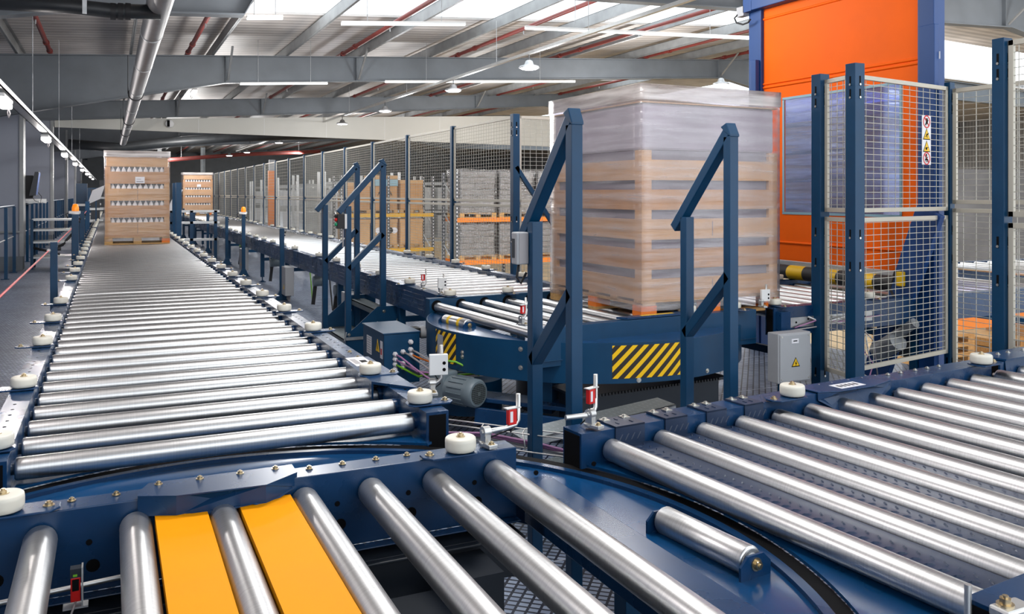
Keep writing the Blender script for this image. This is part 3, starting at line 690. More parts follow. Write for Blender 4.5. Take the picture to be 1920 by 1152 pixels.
m_ = MB(); m_.prism([(-.125,1.34,.834),(.01,1.34,.834),(.045,1.44,.834),(.05,1.68,.834),(.01,1.86,.834),(-.11,1.9,.834)], (0,0,.006))
m_.prism([(.004,1.34,.834),(.041,1.44,.834),(.046,1.68,.834),(.005,1.86,.834),(.005,1.86,.80),(.046,1.68,.745),(.041,1.44,.745),(.004,1.34,.80)], (.006,0,0)); m_.build('sensor_cover', 'navy', R1, bevel=.002)
m_ = MB(); m_.box(-.055, .02, 1.49, 1.66, .8402, .8412); [m_.box(-.035, .0, 1.51+k*.028, 1.525+k*.028, .8412, .8415, 1) for k in range(5)]; m_.build('label_sticker', ['labelwhite', 'black'], R1)
child(WHEEL, R1, (.015, 1.165, .872), PI/2+PI)
child(WHEEL, R1, (.015, 2.60, .872), PI/2)
m_ = MB(); m_.box(-.12, 1.6, .03, .06, .50, .62); m_.build('end_crossbar', 'dark', R1)
for (x, y) in ((-.06, .3), (-.06, 2.4), (1.575, .3), (1.575, 2.4)): MB().box(x-.04, x+.04, y-.04, y+.04, 0, .6).build('leg', 'blue', R1, bevel=.003)
R2 = thing('roller_conveyor', 'continuation of the right roller conveyor at the right picture edge, past the beam joint', 'conveyor', (1.60, 2.846, 0), RZ)
for y in (2.75, 2.97, 3.18, 3.39, 3.60, 3.81, 4.02, 4.24): child(rp, R2, (.76, y, T-.043))
side(R2, -.14, .0, 2.80, 5.2); side(R2, 1.525, 1.625, 2.74, 5.2)
m_ = MB(); m_.prism([(-.16,2.80,.834),(.01,2.84,.834),(.02,3.4,.834),(-.16,3.4,.834)], (0,0,.01)); m_.prism([(.0,2.84,.834),(.015,2.84,.70),(.015,3.4,.70),(.0,3.4,.834)], (.004,0,0)); m_.build('sensor_cover', 'navy', R2)
for y in (2.95, 3.05, 3.2): 
    m_ = MB(); hexbolt(m_, (0,0,0), .010, .008); m_.build('bolt', 'zinc', R2, loc=(-.1, y, .844))
for (x, y) in ((-.06, 5.0), (1.575, 5.0)): MB().box(x-.04, x+.04, y-.04, y+.04, 0, .6).build('leg', 'blue', R2)

# ------------------------------------------------------------------ rear turntable
t2 = thing('turntable', 'rear turntable with blue skirt and yellow and black hazard stickers under the moving pallet', 'turntable', (3.58, 6.25, 0), math.radians(4))
R_ = 1.295
for nm, cds in (('deck', [(0,1,.88)]), ('deck', [(1,0,1.0),(0,-1,-.88),(0,1,-.90)]), ('deck', [(-1,0,1.0),(0,-1,-.88),(0,1,-.90)]), ('deck', [(0,-1,.90)])):
    MB().prism(circle_segment(0, 0, R_-.005, cds, .705), (0,0,.012)).build(nm, 'deckblue', t2)
m_ = MB(); arc_wall(m_, 0, 0, R_, .44, .72, 0, 2*PI, 128); m_.build('skirt', 'blue', t2)
def ang2(px):  # bearing on the skirt seen at this picture column
    best = None
    for i in range(-1800, 600):
        a = math.radians(i/10); x, y = 3.58+R_*math.cos(a), 6.25+R_*math.sin(a); r = ct*x-st*y; f = st*x+ct*y; p = 960+F*r/f
        nx = math.cos(a)*x+math.sin(a)*y
        if nx < 0 and (best is None or abs(p-px) < best[0]): best = (abs(p-px), a)
    return best[1]-math.radians(4)
def sticker(a0, a1, nst, extra=None):
    m_ = MB(); n = 30; L = (a1-a0)*R_; b = 0; nst = L/.082
    for i in range(n+1):
        a = a0+(a1-a0)*i/n
        for z in (.475, .703):
            m_.uv[len(m_.v)] = (nst*i/n, (z-.475)/L*nst*1.0 if False else (z-.475)*nst/L); m_.v.append(((R_+.0015)*math.cos(a), (R_+.0015)*math.sin(a), z))
    for i in range(n): m_.face([2*i, 2*i+2, 2*i+3, 2*i+1], 0, True)
    return m_.build('hazard_sticker', 'hazard', t2)
aA, aB, aC, aD = ang2(799), ang2(855), ang2(1148), ang2(1300)
sticker(aA, aB, 5.0); sticker(aC, aD, 7.5)
a = ang2(826); m_ = MB(); n = Vector((math.cos(a), math.sin(a), 0)); tt = Vector((-n.y, n.x, 0)); p = n*(R_+.003)
for (w, h, off, zc, k) in ((.05, .11, 0, .60, 0), (.025, .04, .001, .575, 1)):
    q = p+n*off; m_.hexa([q-tt*w+Vector((0,0,zc-h)), q+tt*w+Vector((0,0,zc-h)), q+tt*w+n*.001+Vector((0,0,zc-h)), q-tt*w+n*.001+Vector((0,0,zc-h)), q-tt*w+Vector((0,0,zc+h*.65)), q+tt*w+Vector((0,0,zc+h*.65)), q+tt*w+n*.001+Vector((0,0,zc+h*.65)), q-tt*w+n*.001+Vector((0,0,zc+h*.65))], k)
m_.build('barcode_sticker', ['greybox', 'cablegrey'], t2)
for px, z in ((867, .58), (867, .55), (976, .66), (976, .53), (1198, .46), (1326, .47)):
    a = ang2(px); n = Vector((math.cos(a), math.sin(a), 0)); m_ = MB(); hexbolt(m_, (0,0,0), .012, .008, 0, n); m_.build('bolt', 'zinc', t2, loc=(n.x*R_, n.y*R_, z))
m_ = MB(); m_.box(-1.0, 1.0, .88, .97, .56, .83); [m_.cyl((x, .8795, T-.036), (x, .877, T-.036), .052, 20, 1) for x in [-.93+.235*i for i in range(9)]]; m_.build('side_beam', ['blue', 'black'], t2, bevel=.004)
m_ = MB(); m_.box(-1.0, 1.0, -.99, -.90, .56, .83); m_.box(-1.0, 1.0, -1.0, -.985, .60, .605); m_.build('side_beam', 'blue', t2, bevel=.004)
rq = rollproto(1.74)
for x in [-.93+.235*i for i in range(9)]: child(rq, t2, (x, -.01, T-.041), PI/2)
for (x, y, r) in ((-.78, .93, PI/2), (-.21, .80+.1, -PI/2), (.36, -.93, PI/2), (.82, -.93, -PI/2), (.9, .93, 0)): child(WHEEL, t2, (x, y, .868), r)
small_roller(t2, (-1.10, .12, .735), math.radians(-84), True, .34)
m_ = MB(); m_.prism([(-.25,-.97,.834),(.3,-.97,.834),(.38,-.90,.834),(-.3,-.90,.834)], (0,0,.014)); m_.build('sensor_cover', 'navy', t2)
m_ = MB(); m_.box(-.1, .2, -.945, -.915, .8485, .8495); m_.build('label_sticker', 'yellow', t2)
m_ = MB(); m_.cyl((0,0,0), (0,0,.3), .55, 48); m_.cyl((0,0,.3), (0,0,.42), .7, 48); m_.build('pedestal', 'dark', t2)
for a in (-2.45, -1.2, -.5, .6, 2.2): m_ = MB(); m_.box(-.09, .09, -.07, .07, .16, .45); m_.build('leg', 'blue', t2, loc=(.98*math.cos(a), .98*math.sin(a), 0), rot=(0,0,a+PI/2), bevel=.003)
m_ = MB(); m_.box(-.70, .55, -1.05, -.75, .02, .34); m_.box(-.75, .60, -1.10, -.7, .34, .36); m_.build('base_frame', 'dark', t2, bevel=.003)
m_ = MB(); m_.cyl((-1.0,.1,.05), (-1.0,.1,.30), .26, 36); m_.build('drive_drum', 'blue', t2, bevel=.004)
m_ = MB(); m_.bar((-1.15, -.35, .26), (-.35, -1.1, .20), .22, .03); m_.bar((-1.25, -.5, .16), (-.45, -1.3, .10), .03, .12); m_.build('drive_cover', 'navy', t2, bevel=.003)
m_ = MB()
for k in range(40): x = -.6+k*.028; m_.box(x, x+.014, -1.115, -1.10, .345, .362)
m_.build('chain', 'rubber', t2)

# outfeed conveyor through the orange door
RD = -PI/2+math.radians(1)
oc = conveyor('roller conveyor behind the wire panels, running under the orange door', (4.80, 6.93, 0), RD, 4.4, 1.5, [.15+.235*i for i in range(17)], [.6, 1.6], [.08, 1.15], legs=(.15, 1.7, 3.6), zb=.60, bw=.10, hubs=False)
m_ = MB(); m_.box(1.60, 1.606, .04, 1.1, .66, .74); m_.build('cable_channel', 'galv', oc)
m_ = MB(); [m_.cyl((1.606, .1+.13*k, .72-.02*(k % 2)), (1.609, .1+.13*k, .72-.02*(k % 2)), .008, 10) for k in range(8)]; m_.build('hole_row', 'black', oc)
for k, (c_, pts) in enumerate((('cablepurple', [(1.62,.2,.66),(1.63,.45,.71),(1.63,.7,.68),(1.62,1.2,.70)]), ('cablegrey', [(1.62,.15,.64),(1.64,.5,.66),(1.64,.8,.72),(1.66,1.05,.5),(1.66,1.1,.2)]), ('white', [(1.62,.35,.74),(1.63,.5,.68),(1.64,.75,.72),(1.67,.95,.55),(1.67,1.0,.3)]), ('cablepurple', [(1.62,.9,.5),(1.66,1.05,.3),(1.66,.95,.08),(1.66,.7,.03)]))):
    MB().tube(pts, .006, 8).build('cable', c_, oc)
m_ = MB(); m_.box(1.60, 1.66, .02, .12, .56, .80); m_.build('end_bracket', 'navy', oc, bevel=.003)
t = thing('control_cabinet', 'pale grey electrical cabinet with yellow triangle sign, left of the narrow wire panel', 'cabinet', (4.66, 5.10, 0))
m_ = MB(); m_.box(0, .33, 0, .12, .28, .665); m_.build('body', 'greybox', t, bevel=.006)
m_ = MB(); m_.box(.012, .318, -.010, 0, .29, .655); m_.build('door', 'greybox', t, bevel=.005)
def triangle_sign(root, c, s_, nrm='-y', scale=1.):
    x, y, z = c; m_ = MB()
    h = s_*.87
    m_.prism([(x-s_/2, y, z-h/2), (x+s_/2, y, z-h/2), (x, y, z+h/2)], (0, -.001, 0)); m_.build('sign_border', 'black', root)
    m_ = MB(); k = .78; m_.prism([(x-s_/2*k, y-.0012, z-h/2*k-.02*h), (x+s_/2*k, y-.0012, z-h/2*k-.02*h), (x, y-.0012, z+h/2*k-.02*h)], (0, -.001, 0)); m_.build('warning_sign', 'yellow', root)
    return m_
def bolt_symbol(root, c, s_):
    x, y, z = c; m_ = MB(); m_.prism([(x+.06*s_, y, z+.28*s_), (x-.10*s_, y, z-.02*s_), (x, y, z-.0*s_), (x-.05*s_, y, z-.26*s_), (x+.12*s_, y, z+.06*s_), (x+.02*s_, y, z+.05*s_)], (0, -.001, 0)); m_.build('lightning_symbol', 'black', root)
triangle_sign(t, (.165, -.012, .44), .085); bolt_symbol(t, (.165, -.0145, .428), .085)
m_ = MB(); m_.box(.125, .195, -.013, -.010, .585, .62); m_.box(.14, .18, -.0135, -.013, .60, .608, 1); m_.build('label_sticker', ['labelwhite', 'black'], t)
m_ = MB(); [m_.cyl((x, -.010, z), (x, -.013, z), .007, 8) for x in (.03, .30) for z in (.64, .31)]; m_.build('screw', 'zinc', t)

# ------------------------------------------------------------------ pallets and loads
def wooden_pallet(root, sx, sy, z, orange=()):
    nb = 5
    for k in range(nb):
        y = -sy/2+.05+k*(sy-.1)/(nb-1)
        MB().box(-sx/2, sx/2, y-.05, y+.05, z+.122, z+.144).build('deck_board', 'wood', root)
    for j in range(3):
        x = -sx/2+.07+j*(sx-.14)/2
        MB().box(x-.06, x+.06, -sy/2, sy/2, z+.10, z+.122).build('stringer_board', 'wood', root)
    for j in range(3):
        for k in range(3):
            x = -sx/2+.07+j*(sx-.14)/2; y = -sy/2+.06+k*(sy-.12)/2
            MB().box(x-.07, x+.07, y-.06, y+.06, z+.022, z+.10).build('block', 'woodorange' if (j, k) in orange else 'wood', root)
    for k in range(3):
        y = -sy/2+.06+k*(sy-.12)/2
        MB().box(-sx/2, sx/2, y-.06, y+.06, z, z+.022).build('bottom_board', 'wood', root)

def carton_load(label, loc, rz, sx, sy, z0, tiers, band, gap, orange=((2, 0),), ncap=10, cap_h=.14, bottles=True, film='film', toplabel=True, gapw=.05, sides=False, cap0=0, group=None, capfilm='filmhood', darkgap='dark', upper=0, upmat='lilac2', base=0):
    t = thing('pallet_load', label, 'pallet', loc, rz, group)
    wooden_pallet(t, sx, sy, z0, orange)
    z = z0+.144+base; pr = None
    if base: MB().box(-sx/2+.01, sx/2-.01, -sy/2+.01, sy/2-.01, z-base, z).build('base_tray', 'card', t)
    ex, ey = sx/2-.01, sy/2-.01
    for i in range(tiers):
        m_ = MB(); m_.box(-ex, ex, -ey, ey, 0, band); g = gapw
        m_.box(-ex+g, ex-g, -ey+g, ey-g, band, band+gap, 1)
        for sxx in (-1, 1):
            for syy in (-1, 1):
                cx, cy = sxx*(ex-.045), syy*(ey-.045); m_.box(cx-.045, cx+.045, cy-.045, cy+.045, band, band+gap)
        if i % 2 == 0: m_.box(-.003, .003, -ey-.001, -ey, .02, band-.02, 1)
        c = m_.build('carton_layer', ['card' if i % 2 else 'card2', darkgap], t, loc=(0, 0, z))
        if bottles:
            w = 2*ex-.16
            for k in range(ncap):
                if pr is None:
                    b = MB(); b.lathe([(.042, -.03), (.040, .0), (.026, .035), (.012, .055), (.011, .075)], (0,0,0), (0,0,1), 10); pr = b.build('bottle', 'white', c, loc=(-w/2+w*(k+.5)/ncap, -ey+.05, band+.02))
                else:
                    q = pr.copy(); C.objects.link(q); q.parent = c; q.location = (-w/2+w*(k+.5)/ncap, -ey+.05, band+.02)
        z += band+gap
    if upper:
        m_ = MB(); m_.box(-ex+.02, ex-.02, -ey+.02, ey-.02, z, z+upper); m_.build('shrouded_goods', upmat, t, bevel=.02); z += upper
    ztop = z
    m_ = MB(); m_.box(-ex, ex, -ey, ey, ztop, ztop+.01); m_.build('top_sheet', 'card2', t)
    if toplabel:
        m_ = MB(); zz = z0+.144+(tiers-1)*(band+gap)+band*.5 if bottles else z0+1; m_.box(-.04, .12, -ey-.022, -ey-.021, zz-.06, zz+.06); m_.box(-.02, .10, -ey-.0225, -ey-.022, zz-.04, zz-.02, 1); m_.box(-.02, .06, -ey-.0225, -ey-.022, zz+.01, zz+.02, 1); m_.build('label_sticker', ['labelwhite', 'cablegrey'], t)
    # stretch film: a slightly wrinkled skin standing off the cartons
    def skin(name, zl, zh, off, mt, nz):
        mb = MB(); n = 14; ring = []
        for j in range(nz+1):
            zz = zl+(zh-zl)*j/nz; r_ = []
            for s_, (ax, ay, bx, by) in enumerate(((-1,-1,1,-1),(1,-1,1,1),(1,1,-1,1),(-1,1,-1,-1))):
                for i in range(n):
                    u = i/n; x = (ax+(bx-ax)*u)*(ex+off); y = (ay+(by-ay)*u)*(ey+off)
                    w = random.uniform(-.004, .004) if 0 < i else 0.
                    if s_ % 2 == 0: y += w*(1 if y > 0 else -1)
                    else: x += w*(1 if x > 0 else -1)
                    r_.append(len(mb.v)); mb.v.append((x, y, zz))
            ring.append(r_)
        for j in range(nz):
            for i in range(4*n): k = (i+1) % (4*n); mb.face([ring[j][i], ring[j][k], ring[j+1][k], ring[j+1][i]], 0, True)
        return mb, ring
    mb, ring = skin('f', z0+.06, ztop+cap_h-.01, .014, film, 16); mb.build('stretch_film', film, t)
    mb, ring = skin('f', ztop+.02, ztop+cap_h, .022, capfilm, 2); mb.face(ring[-1], 0); mb.build('film_hood', capfilm, t)
    return t
carton_load('film wrapped pallet of bottle cartons standing on the left conveyor, nearest one', (.47, 17.9, 0), 0, 1.12, .9, T, 4, .225, .09, cap_h=.13, gapw=.07, base=.042, upper=.17, upmat='card2')
carton_load('film wrapped pallet of bottle cartons far away on the centre conveyor', (3.50, 40.3, 0), 0, 1.25, .9, T, 4, .25, .09, cap_h=.12, gapw=.07, base=.05, upper=.2, upmat='card2')
carton_load('large film wrapped pallet of cartons on the rear turntable, behind the two blue hoops', (4.28, 6.13, 0), math.radians(1), 1.36, 1.42, T, 5, .155, .072, orange=((0, 0), (0, 1), (1, 0), (2, 0)), bottles=False, cap_h=.14, film='filmthick', toplabel=False, gapw=.03, darkgap='lilac', upper=.36)
carton_load('pallet in bluish film standing inside the machine, seen through the door window', (8.0, 7.45, 0), 0, 1.1, 1.75, T, 5, .28, .05, bottles=False, cap_h=.35, film='filmblue', toplabel=False, gapw=.03, capfilm='filmblue')

# ------------------------------------------------------------------ machine with orange high speed door
t = thing('high_speed_door', 'tall blue machine frame with orange roll up door and clear window', 'door', (0,0,0))
DX = 6.62
def dpt(px, py, x=DX): return atX(px, py, x)
yl, yr = dpt(1432, 300).y, dpt(1726, 300).y
zt, zb_ = dpt(1432, 20).z, .90
# curtain in panels with a window opening
w0, w1 = dpt(1470, 300).y, dpt(1688, 300).y
wz1, wz0 = (dpt(1468, 184).z+dpt(1687, 160).z)/2, (dpt(1470, 397).z+dpt(1690, 406).z)/2
m_ = MB()
m_.box(DX, DX+.02, w0, yl, zb_+.1, zt+.4); m_.box(DX, DX+.02, yr, w1, zb_+.1, zt+.4); m_.box(DX, DX+.02, w1, w0, wz1, zt+.4); m_.box(DX, DX+.02, w1, w0, zb_+.1, wz0)
for z in (1.22, wz1+.16, wz1+.20, zt-.1): m_.cyl((DX, yr, z), (DX, yl, z), .014, 10)
m_.build('curtain', 'orange', t)
m_ = MB(); m_.box(DX+.005, DX+.012, w1, w0, wz0, wz1); m_.build('window', 'windowfilm', t)
m_ = MB(); m_.box(DX-.006, DX, w1-.02, w0+.02, wz1-.005, wz1+.02); m_.box(DX-.006, DX, w1-.02, w0+.02, wz0-.02, wz0+.005); m_.box(DX-.006, DX, w0-.005, w0+.02, wz0, wz1); m_.box(DX-.006, DX, w1-.02, w1+.005, wz0, wz1); m_.build('window_frame', 'pvcblue', t)
m_ = MB(); m_.box(DX-.02, DX+.04, yr, yl, zb_+.08, zb_+.13); m_.box(DX-.015, DX+.03, yr, yl, zb_-.07, zb_-.03); m_.build('bottom_rail', 'alu', t, bevel=.003)
m_ = MB(); n = 9
for k in range(n):
    ya, yb = yl+(yr-yl)*k/n, yl+(yr-yl)*(k+1)/n; m_.cyl((DX-.03, ya, zb_+.01), (DX-.03, yb, zb_+.01), .075, 18, k % 2)
m_.build('striped_bumper', ['yellow', 'rubber'], t)
zt2 = zt
yL2 = dpt(1409, 100).y; yR2 = dpt(1757, 100).y; yR1 = dpt(1752, 200, DX-.10).y
m_ = MB(); m_.box(DX-.04, DX+.10, yl, yL2, 0, 3.9); m_.box(DX-.10, DX-.04, yl+.02, dpt(1407, 200, DX-.10).y, 0, dpt(1420, 115).z); m_.build('left_post', 'royal', t, bevel=.006)
m_ = MB(); m_.box(DX-.04, DX+.10, yR2, yr, 0, 4.6); m_.box(DX-.10, DX-.04, yR1, dpt(1722, 200, DX-.10).y, 0, dpt(1735, 52).z); m_.build('right_post', 'royal', t, bevel=.006)
hx = DX-.12; yH = dpt(1408, 10, hx).y
m_ = MB(); m_.box(hx, DX+.30, yR2-.05, yH, dpt(1432, 22).z+.02, 4.75); m_.build('header_box', 'royal', t, bevel=.006)
a_ = dpt(1393, 2, hx); m_ = MB(); m_.box(hx, hx+.08, yH, a_.y, dpt(1400, 22, hx).z, 4.3); m_.build('hinge_bracket', 'royal', t)
a_, b_ = dpt(1381, 15, hx), dpt(1394, 29, hx); m_ = MB(); m_.box(hx, hx+.08, b_.y, a_.y, b_.z, a_.z); m_.build('junction_box', 'greybox', t)
m_ = MB(); m_.tube([dpt(x, y, hx) for x, y in ((1383, 28), (1377, 34), (1381, 43), (1393, 46), (1403, 42), (1407, 36))], .010, 8); m_.build('cable', 'rubber', t)
m_ = MB(); a_, b_ = dpt(1750, 98, DX-.045), dpt(1762, 110, DX-.045); m_.box(DX-.045, DX-.04, b_.y, a_.y, b_.z, a_.z); m_.build('label_sticker', 'labelwhite', t)
# leaning blue brace behind the wire panel
pA, pB = dpt(1745, 395, DX-.16), dpt(1640, 712, DX-.16)
m_ = MB(); m_.bar(pA, (pB.x, pB.y, pB.z), .06, .26, up=(0,1,0)); m_.build('diagonal_brace', 'royal', t, bevel=.005)
# machine internals
m_ = MB(); m_.box(DX+.2, DX+.45, yr+.05, yr+.6, .2, .75); m_.build('machine_body', 'dark', t)
m_ = MB(); m_.cyl((DX-.25, yr+.22, .62), (DX-.25, yr-.02, .70), .07, 16); m_.cyl((DX-.25, yr+.25, .30), (DX-.28, yr+.0, .44), .085, 16); m_.cyl((DX-.25, yr+.2, .38), (DX-.25, yr-.15, .62), .045, 12); m_.build('drive_cylinder', 'galv', t)
m_ = MB(); m_.tube([(DX-.2, yr+.1, 1.05), (DX-.25, yr+.12, .9), (DX-.25, yr+.02, .72), (DX-.2, yr-.02, .5), (DX-.2, yr+.1, .3)], .012, 8); m_.build('cable', 'rubber', t)
m_ = MB(); m_.box(DX-.24, DX-.19, yr+.0, yr+.06, .92, 1.05); m_.build('clamp', 'yellow', t, bevel=.006)

# ------------------------------------------------------------------ wire mesh fences
def fence_post(label, x, y, h, s_=.085, group=None, base=0., slots=True, rz=0, name='fence_post', mt='blue'):
    t = thing(name, label, 'post', (x, y, base), rz, group)
    m_ = MB(); m_.box(-s_/2, s_/2, -s_/2, s_/2, 0, h-base); m_.box(-.09, .09, -.09, .09, 0, .01); m_.build('post', mt, t, bevel=.003)
    if slots:
        H = h-base
        for z in (.3, 1.2, 1.45, H-.22, H-.12):
            m_ = MB(); m_.box(-s_/2-.0012, -s_/2, -.008, .008, z-.055, z+.02, 1); m_.cyl((-s_/2-.0012, 0, z-.045), (-s_/2-.006, 0, z-.045), .009, 8); m_.build('fastening_slot', ['zinc', 'black'], t)
            m_ = MB(); m_.box(-.008, .008, -s_/2-.0012, -s_/2, z-.055, z+.02, 1); m_.cyl((0, -s_/2-.0012, z-.045), (0, -s_/2-.006, z-.045), .009, 8); m_.build('fastening_slot', ['zinc', 'black'], t)
    return t
PANEL = {}
def mesh_panel(L, z0, z1, pitchx=.05, pitchz=.05, fr=.035, wr=.0022, key=None, hm=1):
    k = (round(L, 3), z0, z1, pitchx, pitchz, wr)
    if k in PANEL: return PANEL[k]
    a = MB(); a.box(0, fr, -.012, .012, z0, z1); a.box(L-fr, L, -.012, .012, z0, z1); a.box(0, L, -.012, .012, z0, z0+fr); a.box(0, L, -.012, .012, z1-fr, z1)
    A = a.build('panel_frame', 'meshgrey', bevel=.002)
    w = MB(); x = fr+pitchx*.5
    while x < L-fr: w.box(x-wr, x+wr, -wr, wr, z0+fr, z1-fr); x += pitchx
    z = z0+fr+pitchz*.5
    while z < z1-fr: w.box(fr, L-fr, -wr-.003, wr-.003, z-wr, z+wr); z += pitchz
    W = w.build('wire_mesh', 'wire')
    PANEL[k] = (proto(A), proto(W)); return PANEL[k]
def fence_panel(label, p, q, parts, group=None, **kw):
    p = Vector(p); q = Vector(q); d = q-p; L = d.length
    t = thing('wire_mesh_panel', label, 'fence', (p.x, p.y, 0), math.atan2(d.y, d.x), group)
    for z0, z1 in parts:
        for pr in mesh_panel(L, z0, z1, **kw): child(pr, t, (0,0,0))
    return t
P1, P2, P3, P4 = (5.30, 5.31), (5.25, 4.90), (6.64, 5.15), (5.27, 3.70)
fence_post('blue fence post left of the narrow wire panel, before the orange door', *P1, 2.73, .10)
fence_post('thick blue corner fence post with slots between narrow and wide wire panels', *P2, 2.76, .10)
fence_post('thin blue fence post at the right end of the wide wire panel', *P3, 2.72, .06)
fence_post('tall blue slotted fence post near the right picture edge', *P4, 2.76, .085)
fence_panel('narrow wire mesh panel between two blue posts before the orange door', (P1[0]-.0, P1[1]-.06), (P2[0]-.0, P2[1]+.06), ((.30, 1.56), (1.60, 2.68)), pitchx=.075)
fence_panel('wide wire mesh panel in front of the orange door, with safety sign', (P2[0]+.06, P2[1]+.012), (P3[0]-.04, P3[1]-.006), ((.36, 1.56), (1.60, 2.68)), pitchx=.105)
fence_panel('wire mesh panel between thin post and the tall right post', (P3[0], P3[1]-.04), (P3[0]+.02, P3[1]-2.1), ((.15, 1.62), (1.66, 2.66)), pitchx=.12)
fence_panel('wire mesh panel cut by the right picture edge', (P4[0], P4[1]-.05), (P4[0], P4[1]-1.9), ((.30, 1.56), (1.60, 2.74)), pitchx=.06)
fence_post('blue post at the back end of the wire panel, hidden by the tall right post', P3[0]+.02, P3[1]-2.15, 2.72, .06)
# safety sign with four pictograms on the wide panel
sp = Vector((P2[0], P2[1])); dv = Vector((P3[0]-P2[0], P3[1]-P2[1])).normalized()
def on_panel(px):
    best = None
    for i in range(0, 1400):
        q = sp+dv*i/1000; r = ct*q.x-st*q.y; f = st*q.x+ct*q.y; p = 960+F*r/f
        if best is None or abs(p-px) < best[0]: best = (abs(p-px), q, f)
    return best[1], best[2]
q0, f0 = on_panel(1733); zc = 1.75+(363-263)/F*f0
t = thing('safety_sign', 'white safety sign with two red prohibition circles and two yellow triangles', 'sign', (q0.x, q0.y, zc), math.atan2(dv.y, dv.x))
S = .115; H = .455
MB().box(-.068, .068, -.020, -.016, -H/2+.02, H/2-.02).build('sign_board', 'labelwhite', t)
def ring_sign(z):
    r = .055; m_ = MB(); n = 32
    for i in range(n):
        a, b = 2*PI*i/n, 2*PI*(i+1)/n
        m_.hexa([(r*.8*math.cos(a), -.0205, z+r*.8*math.sin(a)), (r*math.cos(a), -.0205, z+r*math.sin(a)), (r*math.cos(b), -.0205, z+r*math.sin(b)), (r*.8*math.cos(b), -.0205, z+r*.8*math.sin(b)), (r*.8*math.cos(a), -.022, z+r*.8*math.sin(a)), (r*math.cos(a), -.022, z+r*math.sin(a)), (r*math.cos(b), -.022, z+r*math.sin(b)), (r*.8*math.cos(b), -.022, z+r*.8*math.sin(b))])
    m_.bar((-r*.62, -.0225, z+r*.62), (r*.62, -.0225, z-r*.62), .002, .010, up=(0, 0, 1)); m_.build('prohibition_ring', 'red', t)
ring_sign(.155); ring_sign(-.155)
def picto(z, parts):
    m_ = MB()
    for (a, b, w) in parts: m_.bar((a[0], -.0235, z+a[1]), (b[0], -.0235, z+b[1]), .001, w, up=(0,0,1)) if abs(a[1]-b[1]) < abs(a[0]-b[0]) else m_.bar((a[0], -.0235, z+a[1]), (b[0], -.0235, z+b[1]), .001, w, up=(1,0,0))
    return m_
m_ = picto(.155, [((-.02,-.03),(.0,.0),.012),((-.004,-.006),(-.012,.028),.006),((0,0),(.0,.032),.006),((.004,0),(.012,.028),.006),((.006,-.004),(.022,.016),.006),((-.01,-.01),(.012,-.006),.02)]); m_.build('hand_pictogram', 'black', t)
for z in (.052, -.052):
    h = .098; s_ = .112
    MB().prism([(-s_/2, -.0204, z-h/2), (s_/2, -.0204, z-h/2), (0, -.0204, z+h/2)], (0, -.001, 0)).build('sign_border', 'black', t)
    MB().prism([(-s_/2*.82, -.0216, z-h/2*.86), (s_/2*.82, -.0216, z-h/2*.86), (0, -.0216, z+h/2*.80)], (0, -.001, 0)).build('warning_triangle', 'yellow', t)
picto(.045, [((-.022,-.02),(-.002,-.002),.006),((-.002,-.002),(.018,.006),.008),((.0,-.002),(.006,-.026),.006),((.018,.006),(.024,.014),.008),((-.01,.004),(.01,.008),.005)]).build('falling_figure', 'black', t)
m_ = picto(-.062, [((-.024,-.006),(.026,.0),.005)]); m_.cyl((-.008, -.0225, -.072), (-.008, -.024, -.072), .012, 12); m_.build('roller_pictogram', 'black', t)
m_ = picto(-.155, [((-.026,-.012),(.02,-.012),.012),((-.012,-.006),(-.006,.026),.01),((.0,.0),(.018,.014),.006),((-.02,-.03),(.022,-.026),.005)]); m_.cyl((-.006, -.0225, -.155+.03), (-.006, -.024, -.155+.03), .008, 12); m_.build('rider_pictogram', 'black', t)

# long fence along the centre conveyor
FX = 4.52
fy = [9.54+2.10*i for i in range(0, 22)]
for i, y in enumerate(fy):
    lab = 'dark blue fence post in the long wire fence beside the centre conveyor' if i else 'blue corner fence post left of the large moving pallet, with a diagonal stay'
    p = fence_post(lab, FX, y, 2.73, .09 if i == 0 else .07, None if i == 0 else 'posts of the long wire fence', slots=(i == 0))
    if i == 0:
        m_ = MB(); m_.bar((.0, -.02, 2.08), (.75, -.02, 1.05), .05, .05, up=(0,1,0)); m_.build('diagonal_stay', 'blue', p)
    if i < len(fy)-1:
        fence_panel('grey wire mesh panel in the long fence beside the centre conveyor', (FX, y+.05), (FX, fy[i+1]-.05), ((.60, 1.61), (1.64, 2.71)), 'panels of the long wire fence', pitchx=.085 if i < 6 else .17, pitchz=.045 if i < 6 else .09, wr=.0018 if i < 6 else .002)
fence_panel('wire mesh panel running right from the corner post behind the moving pallet', (FX+.05, 9.54), (FX+2.1, 9.60), ((.60, 1.61), (1.64, 2.71)), pitchx=.085, wr=.002)
fence_post('dark blue fence post hidden behind the large moving pallet', FX+2.16, 9.6, 2.73, .07, slots=False)

